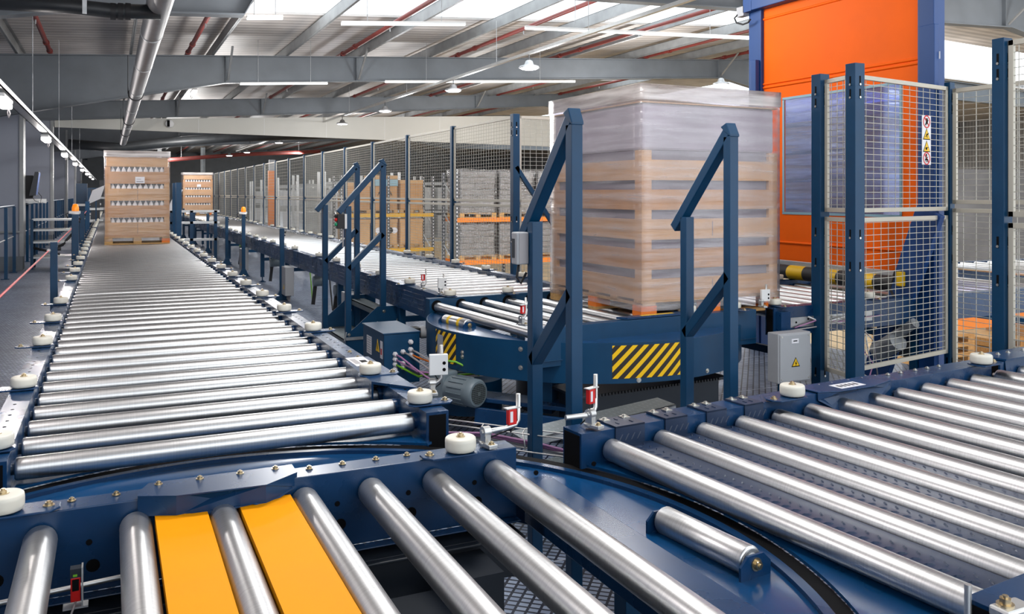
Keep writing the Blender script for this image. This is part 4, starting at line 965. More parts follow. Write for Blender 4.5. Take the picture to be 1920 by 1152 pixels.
# ------------------------------------------------------------------ step over stairs with hoop handrails
def hoop(root, loc, zb=0., rz=0., w=.058, dep=.37):
    m_ = MB(); h = w/2
    m_.box(-h, h, -h, h, zb, 1.62); m_.box(dep-h, dep+h, -h, h, zb, 2.045)
    m_.bar((-.10, 0, 1.555), (dep-.0, 0, 2.075), w, w, up=(0,1,0))
    m_.bar((0, 0, .97), (dep, 0, 1.33), w, w, up=(0,1,0))
    m_.prism([(dep-h-.02, -h-.003, 2.095), (dep+.0, -h-.003, 2.115), (dep+h+.004, -h-.003, 2.052), (dep+h+.004, -h-.003, 2.04), (dep-h+.01, -h-.003, 2.07)], (0, w+.006, 0))
    return m_.build('handrail', 'blue', root, loc=loc, rot=(0,0,rz), bevel=.004)
def stringer(root, y, th=.006):
    m_ = MB(); m_.prism([(-.02, y, .06), (-.02, y, .30), (.30, y, .572), (.60, y, .572), (.60, y, .40), (.36, y, .20), (.36, y, .06)], (0, th, 0)); 
    o = m_.build('stringer', 'blue', root)
    for (x, z) in ((.0, .30), (.0, .14), (.37, .52), (.30, .40), (.52, .42)):
        b = MB(); hexbolt(b, (x, y-.002, z), .012, .008, 0, (0,-1,0)); b.build('bolt', 'zinc', root)
t = thing('step_over_stairs', 'blue step over stairs with two hoop handrails between the left and centre conveyors', 'stairs', (2.22, 8.70, 0))
hoop(t, (0, 0, 0)); hoop(t, (0, 1.04, 0))
stringer(t, -.04); stringer(t, 1.07)
for x0, x1, z in ((-.0, .32, .22), (.30, .46, .53)):
    m_ = MB(); m_.box(x0, x1, -.03, 1.06, z-.01, z); m_.box(x0, x0+.006, -.03, 1.06, z-.06, z); m_.box(x1-.006, x1, -.03, 1.06, z-.06, z); m_.build('tread', 'treadmetal', t)
m_ = MB(); m_.box(-.035, .16, -.055, -.045, .245, .275); m_.bar((-.05, -.05, .24), (-.03, -.05, .33), .012, .012); m_.build('galvanized_bracket', 'galv', t)
t = thing('step_over_stairs', 'blue step over stairs with two tall hoop handrails before the moving pallet', 'stairs', (1.79, 3.56, 0))
def hoop2(y, xo): return hoop(t, (y, xo, 0), 0, -PI/2, .055)
hoop2(0, 0); hoop2(1.11, .33)
for z, y0, y1 in ((.56, .14, .32), (.26, .34, .60)):
    m_ = MB(); m_.hexa([(.02, y0, z-.008), (1.10, y0+.28, z-.008), (1.10, y1+.28, z-.008), (.02, y1, z-.008), (.02, y0, z), (1.10, y0+.28, z), (1.10, y1+.28, z), (.02, y1, z)]); m_.hexa([(.02, y0, z-.035), (1.10, y0+.28, z-.035), (1.10, y0+.286, z-.035), (.02, y0+.006, z-.035), (.02, y0, z), (1.10, y0+.28, z), (1.10, y0+.286, z), (.02, y0+.006, z)], 1); m_.build('tread', ['treadmetal', 'galv'], t)
# small boxes on the hoops
t = thing('push_button_box', 'small black and white button box with red and green buttons on the blue hoop', 'button box', (2.13, 8.66, 0))
m_ = MB(); m_.box(-.035, .04, -.03, .05, 1.39, 1.54); m_.build('housing', 'rubber', t, bevel=.004); m_ = MB(); m_.box(.04, .062, -.03, .05, 1.39, 1.54); m_.build('back_plate', 'white', t)
for z, c_, n_ in ((1.52, 'rubber', 'selector'), (1.482, 'red', 'red_button'), (1.435, 'greenbtn', 'green_button')): MB().lathe([(.017, 0), (.019, .008), (.016, .022), (.004, .026)], (-.035, -.0, z), (-1, -.3, 0), 16).build(n_, c_, t)
MB().cyl((.03, .01, 1.2), (.03, .01, 1.39), .008, 8).build('cable', 'cablegrey', t)
t = thing('junction_box', 'pale grey flat junction box with dark print fixed left of the nearest blue hoop', 'junction box', (1.655, 3.60, 0))
m_ = MB(); m_.box(.045, .108, -.03, .03, 1.42, 1.57); m_.build('housing', 'greybox', t, bevel=.006)
m_ = MB(); m_.box(.058, .104, -.032, -.030, 1.425, 1.565); m_.build('cover', 'cablegrey', t); m_ = MB(); m_.box(.0435, .045, -.01, .02, 1.45, 1.54); m_.build('label_sticker', 'dark', t)
m_ = MB(); m_.tube([(.07, 0, 1.42), (.06, .0, 1.36), (.08, .0, 1.33), (.11, .0, 1.38)], .006, 6); m_.build('cable', 'rubber', t)

# ------------------------------------------------------------------ electrical box, cables, gear motor
t = thing('electrical_box', 'blue electrical box with cable glands, beside the left conveyor end', 'electrical box', (1.98, 6.62, 0))
m_ = MB(); m_.box(0, .30, 0, .62, .22, .62); m_.build('body', 'blue', t, bevel=.004)
m_ = MB(); m_.box(-.008, .306, -.006, .63, .62, .632); m_.build('lid', 'blue', t, bevel=.003)
m_ = MB(); m_.box(-.002, 0, .36, .50, .40, .55); [m_.box(-.0025, -.002, .37, .49, .415+k*.02, .42+k*.02, 1) for k in range(7)]; m_.build('label_sticker', ['labelwhite', 'cablegrey'], t)
m_ = MB(); m_.box(-.002, 0, .04, .10, .42, .56); m_.box(-.0025, -.002, .05, .09, .45, .50, 1); m_.build('label_sticker', ['labelwhite', 'red'], t)
m_ = MB(); m_.prism([(-.002, .13, .46), (-.002, .23, .46), (-.002, .18, .56)], (.002, 0, 0)); m_.build('warning_sign', 'yellow', t)
m_ = MB(); m_.box(-.003, -.002, .176, .184, .48, .53); m_.build('lightning_symbol', 'black', t)
m_ = MB(); m_.box(.1, .2, .2, .4, 0, .22); m_.build('stand', 'blue', t)
gl = [(.09, .46), (.155, .475), (.22, .49), (.09, .42), (.09, .38), (.09, .34), (.155, .38), (.155, .35), (.225, .45), (.22, .55)]
for i, (x, z) in enumerate(gl):
    m_ = MB(); m_.cyl((x, 0, z), (x, -.014, z), .021, 6); m_.lathe([(.018, 0), (.018, .016), (.010, .030)], (x, -.012, z), (0,-1,0), 12); m_.build('cable_gland', 'labelwhite', t)
ends = ['cablepurple', 'cablegrey', 'cablegrey', 'cablepurple', 'cablegreen', None, 'cablegrey', 'rubber', 'cableorange', None]
for i, ((x, z), c_) in enumerate(zip(gl, ends)):
    if not c_: continue
    k = i*.012
    m_ = MB(); m_.tube([(x, -.03, z), (x+.02, -.10, z-.01), (x+.08+k, -.22, z-.07), (x+.16+k, -.34, .32+k), (x+.30, -.40, .29+k), (x+.55, -.34, .27+k)], .0075 if c_ != 'cablegreen' else .009, 8); m_.build('cable', c_, t)
t = thing('gear_motor', 'grey ribbed gear motor with round fan grille below the rear turntable', 'motor', (2.25, 5.92, .32), math.radians(-66))
t.scale = (1.12, 1.12, 1.12)
m_ = MB(); m_.box(-.10, .04, -.07, .07, -.09, .11); m_.build('gearbox', 'motor', t, bevel=.018, seg=3)
m_ = MB(); m_.cyl((.04, 0, 0), (.07, 0, 0), .085, 28); m_.lathe([(.085, .05), (.088, .06), (.09, .22), (.092, .23), (.092, .27), (.080, .285)], (0,0,0), (1,0,0), 32); m_.build('housing', 'motor', t)
m_ = MB()
for k in range(16):
    a = 2*PI*k/16; m_.bar((.08, .09*math.cos(a), .09*math.sin(a)), (.21, .09*math.cos(a), .09*math.sin(a)), .006, .012, up=(0, math.cos(a), math.sin(a)))
m_.build('cooling_rib', 'motor', t)
m_ = MB(); m_.cyl((.2855, 0, 0), (.2865, 0, 0), .066, 28); m_.build('fan_opening', 'black', t)
m_ = MB()
for k in range(-5, 6):
    h = math.sqrt(max(0, .066**2-(k*.012)**2)); m_.box(.287, .290, k*.012-.0015, k*.012+.0015, -h, h); m_.box(.287, .290, -h, h, k*.012-.0015, k*.012+.0015)
m_.cyl((.287, 0, 0), (.292, 0, 0), .014, 14); m_.build('fan_grille', 'motorend', t)
m_ = MB(); m_.cyl((-.03, -.02, .11), (-.03, -.02, .15), .016, 10); m_.build('cable_gland', 'labelwhite', t)
m_ = MB(); m_.tube([(-.03, -.02, .15), (-.01, .0, .175), (.05, .03, .17), (.12, .08, .13), (.16, .14, .08)], .007, 8); m_.build('cable', 'cablegreen', t)
t = thing('gear_motor', 'small grey motor with black block between the centre conveyor and the blue box', 'motor', (2.45, 7.2, .52))
m_ = MB(); m_.box(-.12, .02, -.06, .06, -.03, .05); m_.build('gearbox', 'rubber', t, bevel=.004); m_ = MB(); m_.lathe([(.04, 0), (.055, .02), (.055, .10), (.035, .13)], (.02, 0, .0), (1, 0, 0), 20); m_.build('housing', 'greybox', t)
m_ = MB(); m_.tube([(.14, 0, -.01), (.17, -.05, -.08), (.12, -.08, -.2), (.13, -.06, -.4)], .012, 8); m_.build('cable', 'cablegrey', t)
# wire cable tray between turntable and the right conveyor
t = thing('cable_tray', 'galvanized wire cable tray between the front turntable and the right conveyor', 'cable tray')
zt_ = .63
A0, A1 = atZ(832, 786, zt_), atZ(1068, 815, zt_); B0, B1 = atZ(828, 795, zt_-.0), atZ(1063, 824, zt_-.0)
dn = Vector((0, -.03, -.075))
m_ = MB(); r = .0035
for a, b in ((A0, A1), (B0, B1), (B0+dn, B1+dn), (A0+Vector((0,0,-.09)), A1+Vector((0,0,-.09)))): m_.cyl(a, b, r, 8)
for k in (0, .33, .66, 1):
    a, b = A0.lerp(A1, k), B0.lerp(B1, k); m_.tube([a, b, b+Vector((0, -.02, -.03)), b+dn, a+Vector((0,0,-.09))], r, 8)
m_.build('wire_basket', 'alu', t)
for i, c_ in enumerate(('cablepurple', 'cablepurple', 'cablegrey', 'white')):
    o = Vector((0, .01*i, -.06-.012*i)); m_ = MB(); m_.tube([A0+o+Vector((-.1,.02,.0)), A0.lerp(A1, .35)+o+Vector((0,0,.015)), A0.lerp(A1, .75)+o, A1+o+Vector((.0,0,-.02)), A1+o+Vector((.22,.06,-.01 if i == 3 else -.09))], .0065, 8); m_.build('cable', c_, t)

# ------------------------------------------------------------------ light sensors on clamps
sensor('white reflector sensor on a clamp at the end of the left conveyor', (1.335, 3.70, .835), math.radians(-12), .17, 'white', .03)
p = atZ(925, 822, .835); sensor('red light sensor on a bent rod at the right end of the front turntable beam', (1.235, 2.855, .835), math.radians(8), .12, 'red', .13)
sensor('red light sensor with silver bracket at the left end of the right conveyor beam', (1.70, 2.90, .838), math.radians(-160)+PI, .15, 'red', .02)
m = thing('clamp_bar', 'short steel clamp rod sticking out left of the right conveyor beam end', 'clamp', (1.69, 2.90, .885)); MB().cyl((-.10, 0, 0), (0, 0, 0), .010, 14).build('rod', 'alu', m)
sensor('small red light sensor on the front beam of the rear turntable', (2.60, 5.38, .83), math.radians(20), .14, 'red', .03)
sensor('small red light sensor at the near end of the centre conveyor', (2.70, 7.75, .83), 0, .15, 'red', .02)
sensor('small white reflector at the near end of the centre conveyor, nearest the rear turntable', (2.74, 7.38, .83), 0, .14, 'white', .02)
sensor('white reflector sensor above the pale grey cabinet, before the orange door', (4.72, 5.36, .84), 0, .13, 'white', .04)
p = atZ(142, 1105, .70)
t = thing('light_sensor', 'red light sensor with green lamp between the first two rollers at lower left', 'sensor', p)
m_ = MB(); m_.box(-.012, .012, -.012, .012, -.03, .035); m_.build('housing', 'red', t, bevel=.002); m_ = MB(); m_.box(-.008, .008, -.0135, -.012, .0, .03); m_.build('lens', 'black', t)
m_ = MB(); m_.box(-.013, .014, -.014, .014, .035, .058); m_.build('cap', 'dark', t); m_ = MB(); m_.box(-.006, .004, -.0145, -.012, .038, .044); m_.build('indicator', 'cablegreen', t)
m_ = MB(); m_.box(.014, .018, -.02, .014, -.04, .062); m_.box(-.03, .03, -.02, .014, -.045, -.04); m_.build('bracket', 'alu', t); m_ = MB(); m_.tube([(0, -.01, -.03), (-.01, -.04, -.05), (-.03, -.07, -.08)], .003, 6); m_.build('cable', 'cablegrey', t)
t = thing('clamp_bar', 'vertical steel rod in a clamp at the lower right picture corner', 'clamp', (0,0,0))
p = atZ(1815, 1150, .80); MB().cyl((p.x, p.y, .70), (p.x, p.y, .865), .008, 16).build('rod', 'alu', t)
p = atZ(1885, 1135, .84); m_ = MB(); m_.box(p.x-.03, p.x+.06, p.y-.03, p.y+.02, .815, .84); m_.build('clamp_foot', 'alu', t, bevel=.006); m_ = MB(); hexbolt(m_, (p.x, p.y, .84), .013, .016); m_.build('bolt', 'brass', t)

# ------------------------------------------------------------------ stop posts, rope, left side
def post(label, x, y, h, w=.05, beacon=False, foot=True, group=None):
    t = thing('stop_post', label, 'post', (x, y, 0), 0, group)
    m_ = MB(); m_.box(-w/2, w/2, -w/2, w/2, 0, h)
    if foot:
        m_.prism([(-w*1.6, -w/2-.004, 0), (w*1.6, -w/2-.004, 0), (w*.55, -w/2-.004, .16), (-w*.55, -w/2-.004, .16)], (0, w+.008, 0)); m_.box(-w*1.7, w*1.7, -w*1.2, w*1.2, 0, .01)
    m_.build('post', 'blue', t, bevel=.003)
    m_ = MB(); m_.cyl((w/2, 0, h-.07), (w/2+.03, 0, h-.07), .018, 10); m_.cyl((w/2, 0, h-.12), (w/2+.02, 0, h-.12), .012, 8); m_.build('switch', 'rubber', t)
    if beacon:
        m_ = MB(); m_.cyl((0,0,h), (0,0,h+.015), .06, 18); m_.box(-.09, .07, -.03, .03, h+.01, h+.05); m_.build('lamp_base', 'white', t)
        m_ = MB(); m_.lathe([(.05, 0), (.05, .05), (.035, .10), (.01, .11)], (0,0,h+.05), (0,0,1), 16); m_.build('lamp_dome', 'beaconorange', t)
        m_ = MB(); m_.tube([(-.08, 0, h+.03), (-.13, 0, h-.0), (-.10, 0, h-.06)], .008, 6); m_.build('cable', 'rubber', t)
    return t
for i, (px, y0, yt, by) in enumerate(((528.5, 562.5, 428, 0), (456.5, 518.7, 402, 1), (425, 497, 406.5, 0), (389.6, 475, 401, 0), (364, 459, 395, 0), (344, 447, 391, 0))):
    p = atZ(px, y0, 0); f = st*p.x+ct*p.y
    post(['blue stop post with flared foot beside the centre conveyor, nearest to the steps', 'blue stop post with orange beacon on top beside the centre conveyor', 'blue stop post just left of the orange beacon post', 'blue stop post beside the centre conveyor, fourth from the steps', 'blue stop post beside the centre conveyor, fifth from the steps', 'blue stop post beside the centre conveyor, farthest from the steps'][i], p.x, p.y, 1.75+(363-yt)/F*f, .07, bool(by))
post('blue post carrying the red rope, nearest on the left of the left conveyor', -.50, 9.6, 1.27, .065, foot=True)
post('blue post with orange beacon carrying the red rope left of the left conveyor', -.48, 14.8, 1.43, .095, True)
post('third blue post left of the left conveyor, behind the beacon post', -.50, 19.0, 1.40, .09)
post('farthest blue post left of the left conveyor, beside the near pallet', -.52, 24.5, 1.55, .1)
t = thing('pull_rope', 'red emergency pull rope stretched along the left conveyor', 'rope')
MB().tube([(-.53, 3.0, 1.19), (-.53, 5.3, 1.2), (-.54, 9.6, 1.19), (-.54, 14.8, 1.2), (-.54, 24.5, 1.3)], .007, 8).build('rope', 'redcord', t)
m_ = MB(); m_.lathe([(.012, -.04), (.02, 0), (.012, .04)], (-.54, 9.5, 1.19), (0,1,0), 10); m_.build('tensioner', 'alu', t)
# guard rail along the left wall
def rail(y0, y1, label, n=None, x=-1.93):
    t = thing('guard_rail', label, 'railing', (x, y0, 0)); L = y1-y0; n = n or max(2, int(L/1.5))
    for k in range(n+1):
        y = L*k/n; m_ = MB(); m_.box(-.012, .05, y-.04, y+.04, 0, 1.46); m_.box(-.07, .08, y-.06, y+.06, 0, .012); m_.build('post', 'blue', t)
    MB().cyl((0, -.1, 1.48), (0, L+.1, 1.48), .026, 10).build('top_rail', 'blue', t); MB().cyl((0, 0, .8), (0, L, .8), .014, 8).build('mid_rail', 'galv', t)
for y0, y1, lab in ((13.5, 21.8, 'blue guard rail at the left picture edge before the first wall pilaster'), (23.6, 32.8, 'blue guard rail between the first and second wall pilasters'), (34.8, 44, 'blue guard rail between the second and third wall pilasters'), (46, 55, 'blue guard rail between the third and fourth wall pilasters'), (57, 66, 'farthest blue guard rail along the left wall')):
    rail(y0, y1, lab)
t = thing('wall_monitor', 'black wall monitor on a bracket above the guard rail at left', 'monitor', atY(58, 345, 23.2))
m_ = MB(); m_.hexa([(-.02,-.3,-.28),(.12,-.3,-.28),(.12,.2,-.28),(-.02,.2,-.28),(.10,-.3,.28),(.18,-.3,.28),(.18,.2,.28),(.10,.2,.28)]); m_.build('screen', 'dark', t)
m_ = MB(); m_.hexa([(.12,-.29,-.26),(.125,-.29,-.26),(.125,.19,-.26),(.12,.19,-.26),(.18,-.29,.26),(.185,-.29,.26),(.185,.19,.26),(.18,.19,.26)]); m_.build('display', 'royal', t)
m_ = MB(); m_.box(-.25, .05, -.08, .08, -.35, .2); m_.build('bracket', 'rubber', t); m_ = MB(); m_.tube([(0,0,-.25), (.08,0,-.4), (.2,0,-.45), (.22,0,-.3), (.15, 0, -.2)], .008, 6); m_.build('cable', 'rubber', t)
t = thing('wall_shelf', 'pale narrow shelf with small items on top of the guard rail below the monitor', 'shelf', (-2.0, 23.6, 1.52))
MB().box(-.25, .45, 0, 1.6, 0, .05).build('board', 'shelfmetal', t); MB().box(-.3, .5, 1.6, 1.9, -.02, .09).build('bracket', 'shelfmetal', t)
# steel bench beyond on the left
t = thing('steel_bench', 'steel rack bench with grey shelves beside the left conveyor, behind the beacon post', 'bench', (-1.0, 22.5, 0))
for x in (-.62, .22):
    for y in (0, .7): m_ = MB(); m_.box(x-.03, x+.03, y-.03, y+.03, 0, 1.15); m_.build('leg', 'blue', t)
for z in (.25, .6, .88, 1.12): m_ = MB(); m_.box(-.62, .22, -.02, .7, z, z+.04); m_.build('shelf', 'shelfmetal', t)
m_ = MB(); m_.tube([(-.6, 0, .5), (-.3, -.02, .42), (0, 0, .55), (.2, .02, .8)], .03, 8); m_.build('hose', 'rubber', t)
# far left machine pieces behind the bench
for i, (x, y, w, h, c_, lab) in enumerate(((-.9, 34, .35, 2.1, 'blue', 'tall blue machine post far left, behind the steel bench'), (-.45, 33, .28, 1.9, 'dark', 'dark machine column far left, right of the tall blue post'), (-.75, 42, .6, 2.0, 'blue', 'blue machine block at the far end of the left aisle'), (-.2, 46, .5, 2.4, 'rackblue', 'dark machine block far behind, left of the near pallet'))):
    t = thing('machine_column', lab, 'machine', (x, y, 0)); m_ = MB(); m_.box(-w/2, w/2, -.2, .2, 0, h); m_.build('body', c_, t)
    m_ = MB(); m_.box(-w/2-.1, w/2+.1, -.25, .25, h*.4, h*.45); m_.box(-w/2-.1, w/2+.1, -.25, .25, h*.62, h*.66); m_.build('shelf', 'shelfmetal', t)
t = thing('notice_board', 'white tilted notice board far away, left of the near pallet', 'board', atY(180, 366, 30)); m_ = MB(); m_.hexa([(-.25,0,-.3),(.12,0,-.12),(.12,.03,-.12),(-.25,.03,-.3),(-.1,0,.15),(.26,0,.32),(.26,.03,.32),(-.1,.03,.15)]); m_.build('panel', 'labelwhite', t); MB().box(-.02, .02, .03, .07, -t.location.z, .0).build('stand', 'blue', t)
t = thing('notice_board', 'white tilted notice board between the two pallets of bottle cartons', 'board', atY(322, 383, 26)); m_ = MB(); m_.hexa([(-.2,0,-.35),(.05,0,-.2),(.05,.03,-.2),(-.2,.03,-.35),(.1,0,.35),(.3,0,.42),(.3,.03,.42),(.1,.03,.35)]); m_.build('panel', 'labelwhite', t); MB().box(-.02, .02, .03, .07, -t.location.z, .0).build('stand', 'blue', t)
for i, (px, y) in enumerate(((328, 22.0), (335, 21.0))):
    p = atY(px, 400, y); t = thing('stop_post', ['slim tall blue post standing between the two carton pallets, left one', 'slim tall blue post standing between the two carton pallets, right one'][i], 'post', (p.x, p.y, 0)); m_ = MB(); m_.box(-.06, .06, -.05, .05, 0, 2.0); m_.box(-.1, .1, -.1, .1, 0, .02); m_.build('post', 'blue', t, bevel=.004)
t = thing('cross_transfer', 'grey transfer frame crossing behind the near pallet, between left and centre conveyors', 'frame', (1.35, 24, 0))
for z in (.5, .95, 1.25): MB().box(0, 1.3, 0, .08, z, z+.06).build('rail', 'shelfmetal', t)
for x in (.1, .6, 1.2): MB().box(x-.04, x+.04, 0, .1, 0, 1.3).build('leg', 'blue', t)

# ------------------------------------------------------------------ pallet racks behind the fence
def wrapped(label, root_loc, sx, sy, h, film=True, boxes=False, color='card'):
    t = thing('pallet_load', label, 'pallet', root_loc)
    m_ = MB(); 
    for k in range(3): m_.box(-sx/2, sx/2, -sy/2+k*(sy-.12)/2, -sy/2+.12+k*(sy-.12)/2, 0, .02); 
    for j in range(3):
        for k in range(2): m_.box(-sx/2+j*(sx-.14)/2, -sx/2+.14+j*(sx-.14)/2, -sy/2+k*(sy-.12), -sy/2+.12+k*(sy-.12), .02, .11)
    m_.box(-sx/2, sx/2, -sy/2, sy/2, .11, .14); m_.build('pallet', 'wood', t)
    if boxes:
        nx = 2 if sx > 1 else 1
        m_ = MB(); m_.box(-sx/2+.02, sx/2-.02, -sy/2+.02, sy/2-.02, .14, h); m_.build('carton', color, t, bevel=.01)
        m_ = MB(); m_.box(-sx/2, sx/2, -sy/2, sy/2, h-.12, h+.01); m_.build('lid', 'card2', t, bevel=.006)
    else:
        m_ = MB(); n = int((h-.14)/.16)
        for k in range(n):
            z = .14+k*(h-.14)/n; w = random.uniform(-.03, .02); m_.box(-sx/2+.03-w, sx/2-.03+w, -sy/2+.03, sy/2-.03, z, z+(h-.14)/n-.015)
        m_.build('bag_layer', 'bag' if not color == 'card' else 'card', t, bevel=.03)
        m_ = MB(); N = 12
        ring = []
        for j in range(10):
            z = .1+(h-.05)*j/9; rr = []
            for s_, (ax, ay, bx, by) in enumerate(((-1,-1,1,-1),(1,-1,1,1),(1,1,-1,1),(-1,1,-1,-1))):
                for i in range(N):
                    u = i/N; w = random.uniform(-.02, .025); x = (ax+(bx-ax)*u)*(sx/2+w); y = (ay+(by-ay)*u)*(sy/2+w); rr.append(len(m_.v)); m_.v.append((x, y, z+random.uniform(-.02, .02)))
            ring.append(rr)
        for j in range(9):
            for i in range(4*N): k = (i+1) % (4*N); m_.face([ring[j][i], ring[j][k], ring[j+1][k], ring[j+1][i]], 0, True)
        m_.face(ring[-1]); m_.build('stretch_film', 'filmgrey', t)
    return t
def rack(label, px0, px1, D, zl, zu, bc, nb, z0=-1.6):
    # rack face seen at distance D along the optical axis, running parallel to the cross direction
    r0 = (px0-960)/F*D; X0, Yc = ct*r0+st*D, -st*r0+ct*D
    w = (px1-px0)/F*D/ct/1.02
    t = thing('pallet_rack', label, 'rack', (X0, Yc, 0))
    for k in range(nb+1):
        x = w*k/nb
        for y in (0, 1.05):
            m_ = MB(); m_.box(x-.045, x+.045, y-.04, y+.04, z0, 2.35); 
            for q in range(36): m_.box(x-.014, x+.014, y-.042, y-.04, z0+.05+q*.11, z0+.10+q*.11, 1)
            m_.build('upright', ['rackblue', 'labelwhite'], t)
        m_ = MB()
        for q in range(4): m_.bar((x, .0, -1.2+q*.9), (x, 1.05, -.6+q*.9), .03, .03)
        m_.build('side_brace', 'galv', t)
    for z in (zl, zu):
        for y in (-.03, 1.08): MB().box(0, w, y-.025, y+.025, z-.12, z).build('beam', bc, t)
    return t, X0, Yc, w
zu, zl = 1.06, -.14
rk, X0, Yc, w = rack('pallet rack with orange beams behind the wire fence, holding film wrapped pallets', 856, 1094, 24.0, zl, zu, 'rackorange', 2)
for i in range(3):
    for j, z in enumerate((zl, zu)):
        wrapped('film wrapped grey bag pallet, %s level of the orange rack, %s' % (('lower', 'upper')[j], ('nearest yellow rack', 'in the middle', 'partly behind the hoop')[i]), (X0+.66+i*1.22, Yc+.5, z), 1.12, 1.0, 1.02 if j == 0 else 1.32, color='grey')
rk, X0, Yc, w = rack('pallet rack with yellow beams behind the wire fence, holding brown cartons', 640, 808, 28.7, zl, zu, 'rackyellow', 2)
cols = ['card2', 'card', 'card2', 'card', 'card2', 'card']
for i in range(3):
    for j, z in enumerate((zl, zu)):
        wrapped('brown carton pallet, %s level of the yellow rack, %s' % (('lower', 'upper')[j], ('left bay behind blue steps', 'middle bay', 'right bay beside orange rack')[i]), (X0+.55+i*.96, Yc+.5, z), .92 if i < 2 else .85, 1.0, 1.0 if j == 0 else (1.05, 1.3, 1.15)[i], boxes=True, color=cols[i*2+j])
# lettering printed on the cartons in the middle bay
txt = bpy.data.curves.new('carton_print', 'FONT'); txt.body = 'A   A'; txt.size = .24; txt.extrude = .001; txt.align_x = 'CENTER'
o_ = bpy.data.objects.new('carton_print', txt); txt.materials.append(M['black']); C.objects.link(o_); bpy.context.view_layer.update(); me_ = bpy.data.meshes.new_from_object(o_); bpy.data.objects.remove(o_); me_.materials.clear(); me_.materials.append(M['black']); o = bpy.data.objects.new('carton_print', me_); C.objects.link(o)
par = [x for x in C.objects if x.get('label', '') == 'brown carton pallet, upper level of the yellow rack, middle bay'][0]
o.parent = par; o.location = (.0, -.495, .62); o.rotation_euler = (PI/2, 0, 0)
m_ = MB(); m_.box(-.46, .46, -.53, -.50, .95, 1.17); m_.build('blue_wrap', 'pvcblue', par, bevel=.01)
par = [x for x in C.objects if x.get('label', '') == 'brown carton pallet, lower level of the yellow rack, middle bay'][0]
m_ = MB(); [m_.cyl((x, -.482, .62), (x, -.485, .62), .11, 20, k) for k, x in enumerate((-.22, .18, .34))]; m_.build('round_print', ['labelwhite', 'rubber', 'labelwhite'], par)
# more racks far along behind the fence, and far hall
for i in range(5):
    X = 7.5+i*.35; Y = 33+i*7
    t = thing('pallet_rack', ['far rack behind the long fence, nearest of five in a row', 'far rack behind the long fence, second of five in a row', 'far rack behind the long fence, third of five in a row', 'far rack behind the long fence, fourth of five in a row', 'far rack behind the long fence, farthest of five in a row'][i], 'rack', (X, Y, 0))
    for x in (0, 3.0, 6.0):
        for y in (0, 1): MB().box(x-.05, x+.05, y-.04, y+.04, -1.6, 2.6).build('upright', 'shelfmetal', t)
    for z in (-.1, 1.05, 2.2): MB().box(0, 6, -.03, .03, z-.1, z).build('beam', 'purlin', t)
    for x in (.8, 2.2, 3.8, 5.2):
        for z in (-.1, 1.05): m_ = MB(); m_.box(x-.55, x+.55, .05, .95, z+.02, z+.85+.1*((i+int(x)) % 2)); m_.build('stored_goods', 'purlin' if (i+int(x)) % 2 else 'greybox', t, bevel=.02)
t = thing('orange_column', 'orange upright column far behind the long wire fence', 'column', atY(510, 350, 36)); MB().box(-.15, .15, -.1, .1, -3.2, .65).build('column', 'rackorange', t); MB().box(-.12, .12, -.08, .08, .65, 1.1).build('cap', 'greybox', t)
for i, px in enumerate((95, 215, 318)):
    pass
for i, (x, y) in enumerate(((2.0, 74), (3.6, 74), (6.5, 70))):
    t = thing('hall_column', ['pale steel hall column far behind the near pallet, left one', 'pale steel hall column far behind the near pallet, right one', 'pale steel hall column far behind the long fence'][i], 'column', (x, y, 0)); m_ = MB(); m_.box(-.15, .15, -.02, .02, 0, 5.3); m_.box(-.15, -.11, -.15, .15, 0, 5.3); m_.box(.11, .15, -.15, .15, 0, 5.3); m_.build('column', 'purlin', t)

# ------------------------------------------------------------------ background at right, behind the wire panels
mb = MB(); mb.box(17, 30, 15.6, 15.75, -1.6, 2.4); struct(mb.build('wall_side', 'cladding'))
t = thing('roller_conveyor', 'blue conveyor far right behind the wire panels, carrying a white guide wheel', 'conveyor', (11.2, 8.2, 0), math.radians(-92))
m_ = MB(); m_.box(0, .12, -1, 6, .52, .80); m_.box(1.4, 1.52, -1, 6, .52, .80); m_.build('side_beam', 'navy', t, bevel=.004)
rr_ = rollproto(1.26)
for k in range(24): child(rr_, t, (.76, -.8+k*.27, .76))
child(WHEEL, t, (1.40, 2.1, .868), PI/2)
m_ = MB(); m_.box(1.521, 1.525, 2.0, 2.16, .55, .75); m_.build('label_sticker', 'labelwhite', t)
for y in (-.5, 5.5): MB().box(1.42, 1.5, y-.05, y+.05, -1.6, .52).build('leg', 'blue', t)
t = thing('rack_beam', 'orange red rack beam behind the wire panels at right, under the blue conveyor', 'rack', (0,0,0))
MB().box(9.2, 15.5, 7.7, 7.8, -.05, .26).build('beam', 'rackorange', t); MB().box(9.2, 15.5, 7.64, 7.7, .26, .30).build('beam', 'woodorange', t)
for x in (9.4, 12.4, 15.3): MB().box(x-.05, x+.05, 7.72, 7.82, -1.6, .26).build('leg', 'rackorange', t)
for s_, (x, y, n) in enumerate(((10.9, 8.9, 9), (12.6, 8.9, 8), (10.8, 13.2, 22))):
    for k in range(n):
        t = thing('wooden_pallet', 'bare wooden pallet in the %s, behind the wire panel' % ('left stack under the blue conveyor', 'right stack under the blue conveyor', 'tall stack behind the blue conveyor')[s_], 'pallet', (x, y, -1.6+k*.145 + (0 if s_ < 2 else .0)), 0, ('wooden pallets in the left stack', 'wooden pallets in the right stack', 'wooden pallets in the tall stack')[s_])
        m_ = MB(); 
        for j in range(3): m_.box(-.6+j*.53, -.46+j*.53, -.4, .4, .02, .10); m_.box(-.6, .6, -.4+j*.34, -.28+j*.34, 0, .02)
        m_.box(-.6, .6, -.4, .4, .12, .142); m_.box(-.6, .6, -.4, .4, .10, .12); m_.build('boards', 'wood', t)
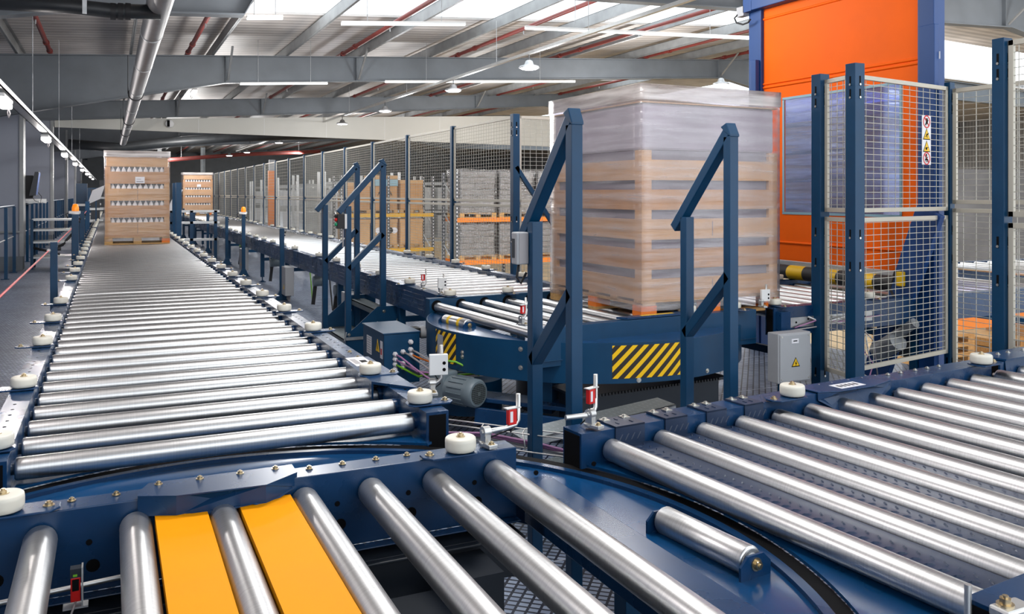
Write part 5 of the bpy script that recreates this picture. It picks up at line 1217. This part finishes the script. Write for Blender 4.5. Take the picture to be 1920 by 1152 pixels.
t = thing('large_carton', 'big brown carton behind the wire panels at right, under the blue conveyor', 'box', (13.6, 8.7, 0)); MB().box(-.9, .4, -.4, .5, -1.6, -.12).build('carton', 'card', t, bevel=.01)

# remove the prototype parts (their meshes live on in the copies)
for o in protos:
    for ch in list(o.children): bpy.data.objects.remove(ch)
    bpy.data.objects.remove(o)

# ------------------------------------------------------------------ light
w = bpy.data.worlds.new('world'); sc.world = w; w.use_nodes = True; nt = w.node_tree
bg = nt.nodes['Background']; bg.inputs['Color'].default_value = (.90, .95, 1, 1); bg.inputs['Strength'].default_value = 1.9
def lamp(loc, power, col=(1,1,1), r=.15, kind='POINT', sx=.4, sy=.4):
    l = bpy.data.lights.new('lamp_and_fill_light', kind); l.energy = power; l.color = col
    if kind == 'AREA': l.shape = 'RECTANGLE'; l.size = sx; l.size_y = sy
    else: l.shadow_soft_size = r
    o = bpy.data.objects.new('lamp_and_fill_light', l); C.objects.link(o); o.location = loc; return o
for i, Y in enumerate((3.5, 10.2, 16.9, 23.6, 30.6, 38.4, 46, 54)): lamp((-1.0, Y, 2.55), 42, (1, .93, .9), .08)
for i, Y in enumerate((15, 18.9, 24, 31, 41.3, 50)): lamp((7.7, Y, 4.15), 110, (.95, .97, 1), .2)
for x, y in ((1.5, 4), (5, 8), (11, 4), (2.5, 12), (12, 12), (3, 18), (3, 26), (13, 20), (3, 38), (13, 30), (3, 48), (3, 60), (12, 45), (12, 60), (3, 72), (10, 76), (17, 10), (24, 20), (26, 40)):  # added fill lights without fixtures, brightening the roof and far hall
    lamp((x, y, roofz(x)-1.6), 110 if (x, y) in ((5, 8), (2.5, 12), (11, 4)) else 300 if y > 35 else 190, (1, .98, .96), .35)
vs = sc.view_settings; vs.view_transform = 'Standard'; vs.look = 'None'; vs.gamma = 1; vs.use_curve_mapping = False; vs.exposure = .46
sc.cycles.max_bounces = 8; sc.cycles.transparent_max_bounces = 16; sc.cycles.caustics_reflective = False; sc.cycles.caustics_refractive = False
